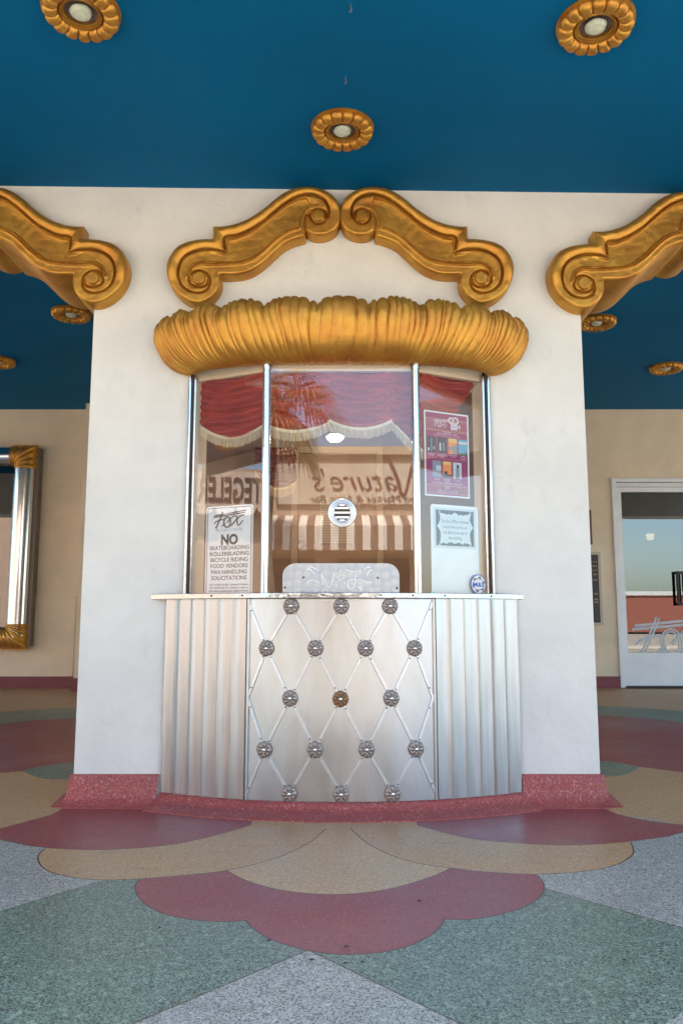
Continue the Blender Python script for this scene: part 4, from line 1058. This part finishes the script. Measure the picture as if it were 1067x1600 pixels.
# ================================================================== SIGNS ON THE GLASS
def pane_frame(a, b_, back):
    t = Vector((b_.x-a.x, b_.y-a.y, 0)).normalized(); nrm = Vector((t.y, -t.x, 0))
    return Frame(Vector((a.x, a.y, 0))-nrm*back, t, (0, 0, 1))
def on(fr, px, py):
    r = ray(px, py); o = Vector((0, 0, CZ)); k = (fr.o-o).dot(fr.w)/r.dot(fr.w); p = o+r*k
    return (p-fr.o).dot(fr.u), (p-fr.o).dot(fr.v)
# rules sign, left pane
fl_ = pane_frame(PL0, PL1, .010)
u0, v1 = on(fl_, 319, 794); u1, v1b = on(fl_, 396, 786); u0b, _ = on(fl_, 324, 925); v1 = (v1+v1b)/2; u0 = (u0+u0b)/2
v0 = 1.085; W_ = u1-u0; H_ = v1-v0
sg = thing('rules_sign', 'white rounded sign headed NO with a list of banned activities in the left window pane', 'sign', fl_.p((u0+u1)/2, v0))
mb = MB(); poly(mb, fl_, rect(u0, v0, u1, v1, .018), .0, 0, .003); mb.build('board', M['white'], sg)
mb = MB()
ins = .010
ol = rect(u0+ins, v0+.004, u1-ins, v1-ins, .012); stroke(mb, fl_, ol+[ol[0]], .0035, .0010)
SX = lambda x: u0+(x-85)/(905-85)*W_ ; sc_ = W_/820
# rows measured in the zoomed crop (px 310..410 -> 1067)
def sy(py): return on(fl_, 358, py)[1]
fox(mb, fl_, SX(495), sy(812), W_*.70, 0, .0010)
def fit(s_, yc_, xw, hpx, bold=0., mi=0, xc=None, sp=1.): text(mb, fl_, s_, SX(xc or 505), sy(yc_), h=on(fl_, 358, 800)[1]-on(fl_, 358, 800+hpx)[1], wd=xw*sc_, w_=.0012, mi=mi, bold=bold, spacing=sp)
fit('THEATER', 827.5, 300, 4.0, .0, 1, 495, 1.3); 
for a, b_ in ((265, 322), (665, 722)):
    for k in range(4): stroke(mb, fl_, [(SX(a), sy(826+k*1.1)), (SX(b_), sy(826+k*1.1))], .0018, .0012, 1)
fit('NO', 842.5, 295, 15.5, .045)
for s_, y_, xw in (('SKATEBOARDING', 855.5, 690), ('ROLLERBLADING', 864.8, 680), ('BICYCLE RIDING', 874.2, 645), ('FOOD VENDORS', 883.8, 645), ('PAN HANDLING', 893.2, 615), ('SOLICITATIONS', 902.7, 610)):
    fit(s_, y_, xw, 6.2, .018)
for s_, y_ in (('CITY CODE 9.32.020 - Unlawful Solicitation', 913.3), ('CITY CODE: 9.36.110 - Unlawful to refuse or', 918.2), ('fail to leave property upon request of owner', 923)):
    fit(s_, y_, 680, 2.6, .02)
mb.build('lettering', [M['ink'], M['ink_pale']], sg)
# maroon poster, right pane
fr_ = pane_frame(PR1, PR0, .008)
p_u0, p_v1 = on(fr_, 662, 640); p_u1, _ = on(fr_, 731, 652); _, p_v0 = on(fr_, 697, 776.5)
PW, PH = p_u1-p_u0, p_v1-p_v0
ps = thing('season_poster', 'maroon film season poster with white border and seven small pictures taped inside the right pane', 'poster', fr_.p((p_u0+p_u1)/2, p_v0))
def bend(u, v_): # gentle curl of paper
    return .004*math.sin(2*PI*(v_-p_v0)/PH*1.2)
mbp = MB()
rows = [[fr_.p(p_u0+PW*i/12, p_v0+PH*j/24, 0) for i in range(13)] for j in range(25)]
def quad(mb, x0, y0, x1, y1, w_, mi): # in poster fractions, y down
    mb.add([fr_.p(p_u0+PW*x0, p_v1-PH*y1, w_), fr_.p(p_u0+PW*x1, p_v1-PH*y1, w_), fr_.p(p_u0+PW*x1, p_v1-PH*y0, w_), fr_.p(p_u0+PW*x0, p_v1-PH*y0, w_)], [(0, 1, 2, 3)], mi)
mb = MB(); poly(mb, fr_, rect(p_u0, p_v0, p_u1, p_v1), 0, 0, .001); quad(mb, .03, .018, .97, .982, .0004, 1)
mb.build('sheet', [M['white'], mat('maroon_print', (.33, .02, .11), .5, var=.06, vscale=30)], ps)
mb = MB(); pm = [mat('print_white', (.72, .66, .72), .5), mat('print_gold', (.62, .40, .22), .5), mat('print_black', (.03, .035, .045), .5), mat('print_grey', (.25, .30, .36), .5), mat('print_orange', (.85, .30, .06), .5), mat('print_sky', (.10, .42, .65), .5), mat('print_green', (.12, .25, .10), .5), mat('print_yellow', (.80, .55, .15), .5), mat('print_pale', (.60, .66, .68), .5)]
for y_ in (.085, .10, .215, .23): quad(mb, .03, y_-.003, .97, y_+.002, .0008, 1)
for x_ in (.055, .10, .145, .19, .80, .86, .92): quad(mb, x_, .11, x_+.008, .205, .0008, 1)
for y_ in (.865, .875, .955, .965): quad(mb, .03, y_-.002, .97, y_+.002, .0008, 1)
for k in range(7):
    quad(mb, .045+.047*k, .885, .054+.047*k, .945, .0008, 1); quad(mb, .68+.047*k if k < 6 else .95, .885, .689+.047*k if k < 6 else .958, .945, .0008, 1)
U = lambda x: p_u0+PW*x
Vv = lambda y: p_v1-PH*y
fox(mb, fr_, U(.37), Vv(.135), PW*.34, 0, .0010)
text(mb, fr_, 'THEATER', U(.37), Vv(.185), h=PH*.012, wd=PW*.26, w_=.001)
# little film camera emblem
for cx, rr in ((.60, .050), (.70, .060)):
    ci = [(U(cx)+rr*PW*math.cos(a), Vv(.09)+rr*PW*math.sin(a)) for a in [2*PI*k/16 for k in range(17)]]; stroke(mb, fr_, ci, PW*.035, .0012)
quad(mb, .59, .128, .745, .20, .0012, 0); text(mb, fr_, 'film', U(.667), Vv(.162), h=PH*.03, wd=PW*.10, w_=.0018, mi=3)
mb.add([fr_.p(U(.745), Vv(.16), .0012), fr_.p(U(.80), Vv(.185), .0012), fr_.p(U(.80), Vv(.13), .0012)], [(0, 1, 2)], 0)
def ptx(s_, x, y, wd, h_, mi=0): text(mb, fr_, s_, U(x), Vv(y), h=PH*h_, wd=PW*wd, w_=.0011, mi=mi, bold=.01)
ptx('TICKETS $8', .5, .238, .17, .013); ptx('DOORS: 6:00PM / SHOW: 7:00PM', .5, .258, .45, .015); ptx('(PARKING IN THE B STREET LOT AT THE THEATER)', .5, .282, .58, .009)
def pic(x, y, mi): quad(mb, x, y, x+.20, y+.185, .0010, mi)
pic(.05, .305, 2); quad(mb, .07, .44, .11, .475, .0014, 8); quad(mb, .20, .42, .22, .455, .0014, 8); quad(mb, .145, .325, .165, .48, .0014, 3)
pic(.29, .305, 2); quad(mb, .33, .37, .365, .46, .0014, 8); quad(mb, .41, .36, .44, .46, .0014, 3)
pic(.53, .305, 4); quad(mb, .53, .305, .73, .35, .0012, 7); quad(mb, .62, .38, .72, .49, .0014, 3); quad(mb, .54, .40, .60, .44, .0014, 3)
pic(.76, .305, 5); quad(mb, .76, .33, .96, .36, .0012, 8); quad(mb, .76, .465, .96, .49, .0014, 6); quad(mb, .92, .43, .935, .475, .0016, 2)
ptx('PARASITE', .15, .508, .16, .010); ptx('1/16/20', .15, .525, .11, .010)
ptx('STANDING UP,', .39, .505, .19, .010); ptx('FALLING DOWN', .39, .521, .22, .010); ptx('1/30/20', .39, .537, .11, .010)
ptx('GOLD SUMMER', .63, .505, .20, .010); ptx('2/13/20', .63, .522, .11, .010)
ptx('WOMAN', .86, .505, .12, .010); ptx('AT WAR', .86, .521, .11, .010); ptx('2/20/20', .86, .538, .12, .010)
quad(mb, .08, .556, .92, .559, .0010, 1)
def pic2(x, y, mi): quad(mb, x, y, x+.19, y+.19, .0010, mi)
pic2(.17, .585, 3); quad(mb, .25, .64, .36, .70, .0014, 8); pic2(.40, .585, 4); quad(mb, .40, .585, .59, .62, .0012, 7); quad(mb, .40, .735, .59, .775, .0014, 2); quad(mb, .43, .70, .50, .735, .0014, 2)
pic2(.63, .585, 8); quad(mb, .69, .65, .77, .775, .0014, 3); quad(mb, .71, .61, .76, .65, .0014, 2)
ptx('SHADOW', .265, .79, .14, .010); ptx('3/5/20', .265, .806, .10, .010); ptx('BIRDS OF', .495, .79, .14, .010); ptx('PASSAGE', .495, .805, .13, .010); ptx('4/2/20', .495, .82, .10, .010); ptx('TRANSIT', .725, .79, .14, .010); ptx('4/30/20', .725, .806, .11, .010)
ptx('2019/2020 SPRING SEASON', .5, .842, .66, .020)
ptx('23', .48, .892, .10, .03); ptx('308 W STREET / FOX THEATER', .5, .928, .42, .012); ptx('WWW.THEATERFOUNDATION.COM', .5, .947, .44, .010)
mb.build('print', pm, ps)
# white board with box office notice
frb = pane_frame(PR1, PR0, .014)
b0, bv1 = on(frb, 672.5, 787); b1, _ = on(frb, 746, 795); BW = b1-b0; bv0 = 1.086; BH = bv1-bv0
wb = thing('notice_board', 'blank white rounded board standing inside the right pane on the ledge', 'board', frb.p((b0+b1)/2, bv0))
mb = MB(); poly(mb, frb, rect(b0, bv0, b1, bv1, .016), 0, 0, .003); mb.build('board', M['white'], wb)
n0, nv1 = on(frb, 676.5, 792); n1, _ = on(frb, 741.5, 799); _, nv0 = on(frb, 708, 857)
frn = Frame(frb.p(0, 0, .0035), frb.u, frb.v)
bn = thing('box_office_notice', 'box office notice with dark ornate border fixed to the white board', 'notice', frn.p((n0+n1)/2, nv0))
NW, NH = n1-n0, nv1-nv0
mb = MB(); poly(mb, frn, rect(n0, nv0, n1, nv1), 0, 0, .001)
U2 = lambda x: n0+NW*x
V2 = lambda y: nv1-NH*y
poly(mb, frn, rect(U2(.05), V2(.94), U2(.955), V2(.06)), .0006, 1)
orn = []
tops = [(.12, .10), (.17, .14), (.24, .15), (.30, .17), (.36, .155), (.42, .17), (.46, .13), (.50, .11), (.54, .13), (.58, .17), (.64, .155), (.70, .17), (.76, .15), (.83, .14), (.89, .10)]
rgt = [(.87, .18), (.855, .28), (.90, .40), (.955-.02, .46), (.90, .52), (.86, .60), (.855, .72), (.87, .82)]
bot_ = [(.89, .90), (.80, .87), (.72, .86), (.66, .90), (.60, .85), (.53, .87), (.47, .89), (.41, .85), (.35, .86), (.29, .90), (.22, .87), (.13, .91)]
lft = [(.14, .82), (.155, .72), (.15, .60), (.11, .52), (.075, .46), (.11, .40), (.15, .28), (.14, .18)]
pp = [(U2(x), V2(y)) for x, y in tops+rgt+bot_+lft]
poly(mb, frn, pp[::-1], .0012, 0)
for sx, sy_ in ((.13, .10), (.88, .10), (.13, .91), (.88, .91)):
    for k in range(3):
        a0_ = random.random()*3; stroke(mb, frn, [(U2(sx)+NW*.03*math.cos(a)*(1-.2*k), V2(sy_)+NH*.03*math.sin(a)*(1-.2*k)) for a in [a0_+.4*j+k for j in range(8)]], .0016, .0016, 0)
for y_, s_, wd_ in ((.33, 'The Box Office is located', .66), (.47, 'around the corner, on', .56), (.61, 'the 20th Street side of', .56), (.74, 'the building.', .32)):
    text(mb, frn, s_, U2(.50), V2(y_), h=NH*.075, wd=NW*wd_, w_=.0020, mi=2, bold=.0)
mb.build('sheet', [mat('notice_pale', (.62, .74, .80), .4), M['navy'], M['ink_grey']], bn)
# oval security badge decal
fbd = pane_frame(PR1, PR0, -.0042)
cxb, cyb = on(fbd, 747, 913); bw = on(fbd, 759, 913)[0]-cxb; bh = on(fbd, 747, 897.5)[1]-cyb
bb = MB(); el = lambda k_, n=28: [(cxb+bw*k_*math.cos(2*PI*i/n), cyb+bh*k_*math.sin(2*PI*i/n)) for i in range(n)]
poly(bb, fbd, el(1), .001, 0, .0008); poly(bb, fbd, el(.91), .0014, 1)
poly(bb, fbd, [(cxb+bw*(.88 if i % 2 == 0 else .60)*math.sin(2*PI*i/12+PI/12), cyb+bh*(.88 if i % 2 == 0 else .60)*math.cos(2*PI*i/12+PI/12)) for i in range(12)][::-1], .0018, 2)
poly(bb, fbd, [(cxb+bw*.62*math.cos(2*PI*i/20), cyb+bh*.60*math.sin(2*PI*i/20)) for i in range(20)], .0022, 1)
text(bb, fbd, 'M&S', cxb, cyb-.001, h=bh*.44, wd=bw*1.45, w_=.0028, mi=0, bold=.02)
for yo in (.48, -.48): stroke(bb, fbd, [(cxb-bw*.35, cyb+bh*yo), (cxb, cyb+bh*(yo+.05*(1 if yo > 0 else -1))), (cxb+bw*.35, cyb+bh*yo)], .003, .0026, 3)
o = bb.build('security_decal', [mat('decal_blue', (.01, .08, .42), .3), mat('decal_white', (.75, .76, .78), .3), mat('decal_grey', (.10, .10, .11), .3), mat('decal_red', (.65, .20, .22), .3)])
me_c = fbd.p(cxb, cyb-bh); 
for v in o.data.vertices: v.co -= me_c
o.location = me_c
tag(o, 'small oval blue and white security badge decal low on the right pane', 'decal')

# ================================================================== THE STREET BEHIND THE CAMERA (seen in the glass and the chrome)
road_m = mat('asphalt', (.10, .10, .105), .85, var=.2, vscale=3, bump=.3, bscale=60)
walk_m = mat('sidewalk_concrete', (.50, .44, .36), .8, var=.1, vscale=2, bump=.2, bscale=30)
MB().box2((-45, -4.2, -.15), (45, -2.851, -.001)).build('sidewalk', walk_m, kind='structure')
MB().box2((-45, -9.5, -.45), (45, -4.201, -.13)).build('road', road_m, kind='structure')
MB().box2((-45, -12.6, -.14), (45, -9.501, .0)).build('far_sidewalk', walk_m, kind='structure')
MB().add([(-200, -200, -.16), (200, -200, -.16), (200, 60, -.16), (-200, 60, -.16)], [(0, 1, 2, 3)]).build('ground', mat('ground', (.30, .26, .21), .9, var=.15), kind='structure')
# shop with striped awning opposite
YB = -12.9
shop = thing('shop_building', 'tan shop with scripted sign and striped awning across the street', 'building', (-1, YB, 0))
shop_m = mat('shop_stucco', (.56, .41, .30), .8, var=.08, bump=.2)
MB().box2((-8.5, YB-8, 0), (4.9, YB, 5.55)).build('wall', shop_m, shop)
MB().box2((-8.6, YB, 5.4), (5.0, YB+.12, 5.62)).build('cornice', mat('shop_cornice', (.60, .47, .33), .8), shop)
MB().box2((-1.7, YB, 4.05), (4.6, YB+.08, 5.15)).build('sign_board', mat('shop_sign', (.72, .60, .48), .7, var=.04), shop)
frs = Frame((0, YB+.09, 0), (-1, 0, 0), (0, 0, 1))    # reads correctly when seen from the theatre
mb = MB()
text(mb, frs, "ature's", -.35-.0, 4.72, h=.62, wd=2.3, w_=.01, shear=.35, bold=-.008)
stroke(mb, frs, [tuple(p) for p in smooth_path([(-2.75, 4.35), (-2.85, 4.22), (-2.65, 4.12), (-2.25, 4.35), (-1.98, 5.0), (-1.9, 5.08), (-1.86, 4.9), (-1.72, 4.35), (-1.62, 4.3), (-1.5, 4.75), (-1.28, 5.25), (-1.1, 5.3)], 6)], .075, .012)
text(mb, frs, 'Food Market & Juice Bar', -.75, 4.20, h=.20, wd=3.2, w_=.01, shear=.3)
mb.build('lettering', mat('sign_brown', (.16, .05, .045), .6), shop)
mb = MB(); n = 62
for k in range(n):
    xa = -8+12.6*k/n; xb = -8+12.6*(k+1)/n
    mb.add([(xa, YB, 3.75), (xb, YB, 3.75), (xb, YB+1.1, 3.35), (xa, YB+1.1, 3.35), (xb, YB+1.12, 2.72), (xa, YB+1.12, 2.72)], [(0, 1, 2, 3), (3, 2, 4, 5)], k % 2)
mb.build('striped_awning', [mat('awning_white', (.80, .72, .64), .8), mat('awning_dark', (.24, .16, .12), .8)], shop)
mb = MB()
for k in range(5): mb.box2((-7.6+2.5*k, YB+.001, .6), (-5.7+2.5*k, YB+.03, 2.6))
mb.build('shop_window', mat('shop_glass', (.04, .04, .05), .1), shop)
# wing with TEGELER lettering, off to the left
wg = thing('corner_building', 'corner building with large dark block letters on its fascia, seen mirrored in the left pane', 'building', (-13.4, -3.6, 0))
cw = Vector((-13.2, -3.6, 0)); dd = (Vector((-.6, 4.25, 0))-cw).normalized(); uu = Vector((-dd.y, dd.x, 0))  # facade faces the booth; u to the right for a reader
fw_ = Frame(cw, uu, (0, 0, 1))
if fw_.w.dot(dd) < 0: fw_ = Frame(cw, -uu, (0, 0, 1))
mb = MB(); mb.box(cw-dd*4+Vector((0, 0, 2.3)), (14, 7.9, 4.6), 0, (fw_.u, -fw_.w, Vector((0, 0, 1)))); mb.build('wall', mat('wing_wall', (.45, .33, .25), .8, var=.1), wg)
mb = MB(); zc_ = 4.05
mb.box(cw+dd*.15+Vector((0, 0, zc_)), (6.5, .2, .85), 0, (fw_.u, -fw_.w, Vector((0, 0, 1)))); 
for k in range(13):
    cu_ = -3+.5*k; poly(mb, Frame(cw+dd*.25, fw_.u, fw_.v), [(cu_+.24*math.cos(PI+PI*j/10), zc_-.42+.2*math.sin(PI+PI*j/10)) for j in range(11)], 0, 0, .05)
mb.build('fascia', mat('wing_fascia', (.62, .50, .42), .8), wg)
mb = MB(); fw2 = Frame(cw+dd*.27, fw_.u, fw_.v); text(mb, fw2, 'TEGELER', -.11, zc_, h=.60, wd=1.52, w_=.0, bold=.02); mb.build('lettering', M['ink'], wg)
# low red building far to the right
rb = thing('low_warehouse', 'long low red brown building with a white cornice far across the street', 'building', (25, -50, 0))
MB().box2((4, -60, 0), (60, -50, 3.1)).build('wall', mat('red_brick', (.34, .11, .075), .8, var=.2), rb)
MB().box2((3.9, -50, 3.1), (60, -49.9, 3.45)).build('cornice', mat('white_cornice', (.7, .7, .7), .6), rb)
# palm tree
pt = thing('palm_tree', 'fan palm with shaggy drooping fronds on the far sidewalk', 'tree', (-1.75, -9.9, 0))
MB().tube([(-1.75+.05*math.sin(k), -9.9, .6*k) for k in range(12)], [.24-.008*k for k in range(12)], 12).build('trunk', mat('palm_bark', (.20, .14, .09), .9, var=.3, bump=.6), pt, smooth=60)
mb = MB(); top = Vector((-1.7, -9.9, 6.5))
for f in range(46):
    az = 2*PI*f/46*5.1; el_ = random.uniform(-.9, 1.0); L = random.uniform(1.3, 1.9)
    d_ = Vector((math.cos(az)*math.cos(el_), math.sin(az)*math.cos(el_), math.sin(el_)))
    stem = [top+d_*L*.6*t-Vector((0, 0, .45*t*t)) for t in (0, .5, 1)]; mb.tube(stem, .014, 4)
    c_ = stem[-1]; side = d_.cross(Vector((0, 0, 1))).normalized()
    for k in range(17):
        a = (k-8)/8*1.5; dl = (d_*math.cos(a)+side*math.sin(a)).normalized(); l2 = L*.62*(1-.25*abs(a)/1.5)
        p0 = c_; p1 = c_+dl*l2*.6-Vector((0, 0, .10)); p2 = c_+dl*l2-Vector((0, 0, .42+.2*random.random())); wv = dl.cross(Vector((0, 0, 1))).normalized()*.022
        mb.add([p0, p1-wv, p1+wv, p2], [(0, 1, 2), (1, 3, 2)])
mb.build('crown', mat('palm_leaf', (.10, .11, .04), .7, col2=(.22, .15, .06), vscale=3), pt)
# hanging dry skirt
mb = MB()
for k in range(500):
    a = random.random()*2*PI; r0 = .25+.25*random.random(); z0 = 6.4-random.random()*.5; l2 = .6+.7*random.random()
    p0 = Vector((-1.72+r0*.6*math.cos(a), -9.9+r0*.6*math.sin(a), z0)); p1 = p0+Vector((math.cos(a)*(.25+.3*random.random()), math.sin(a)*.3, -l2)); wv = Vector((-math.sin(a), math.cos(a), 0))*.02
    mb.add([p0-wv, p0+wv, p1], [(0, 1, 2)])
mb.build('dry_skirt', mat('dry_frond', (.30, .20, .11), .9, var=.3), pt)
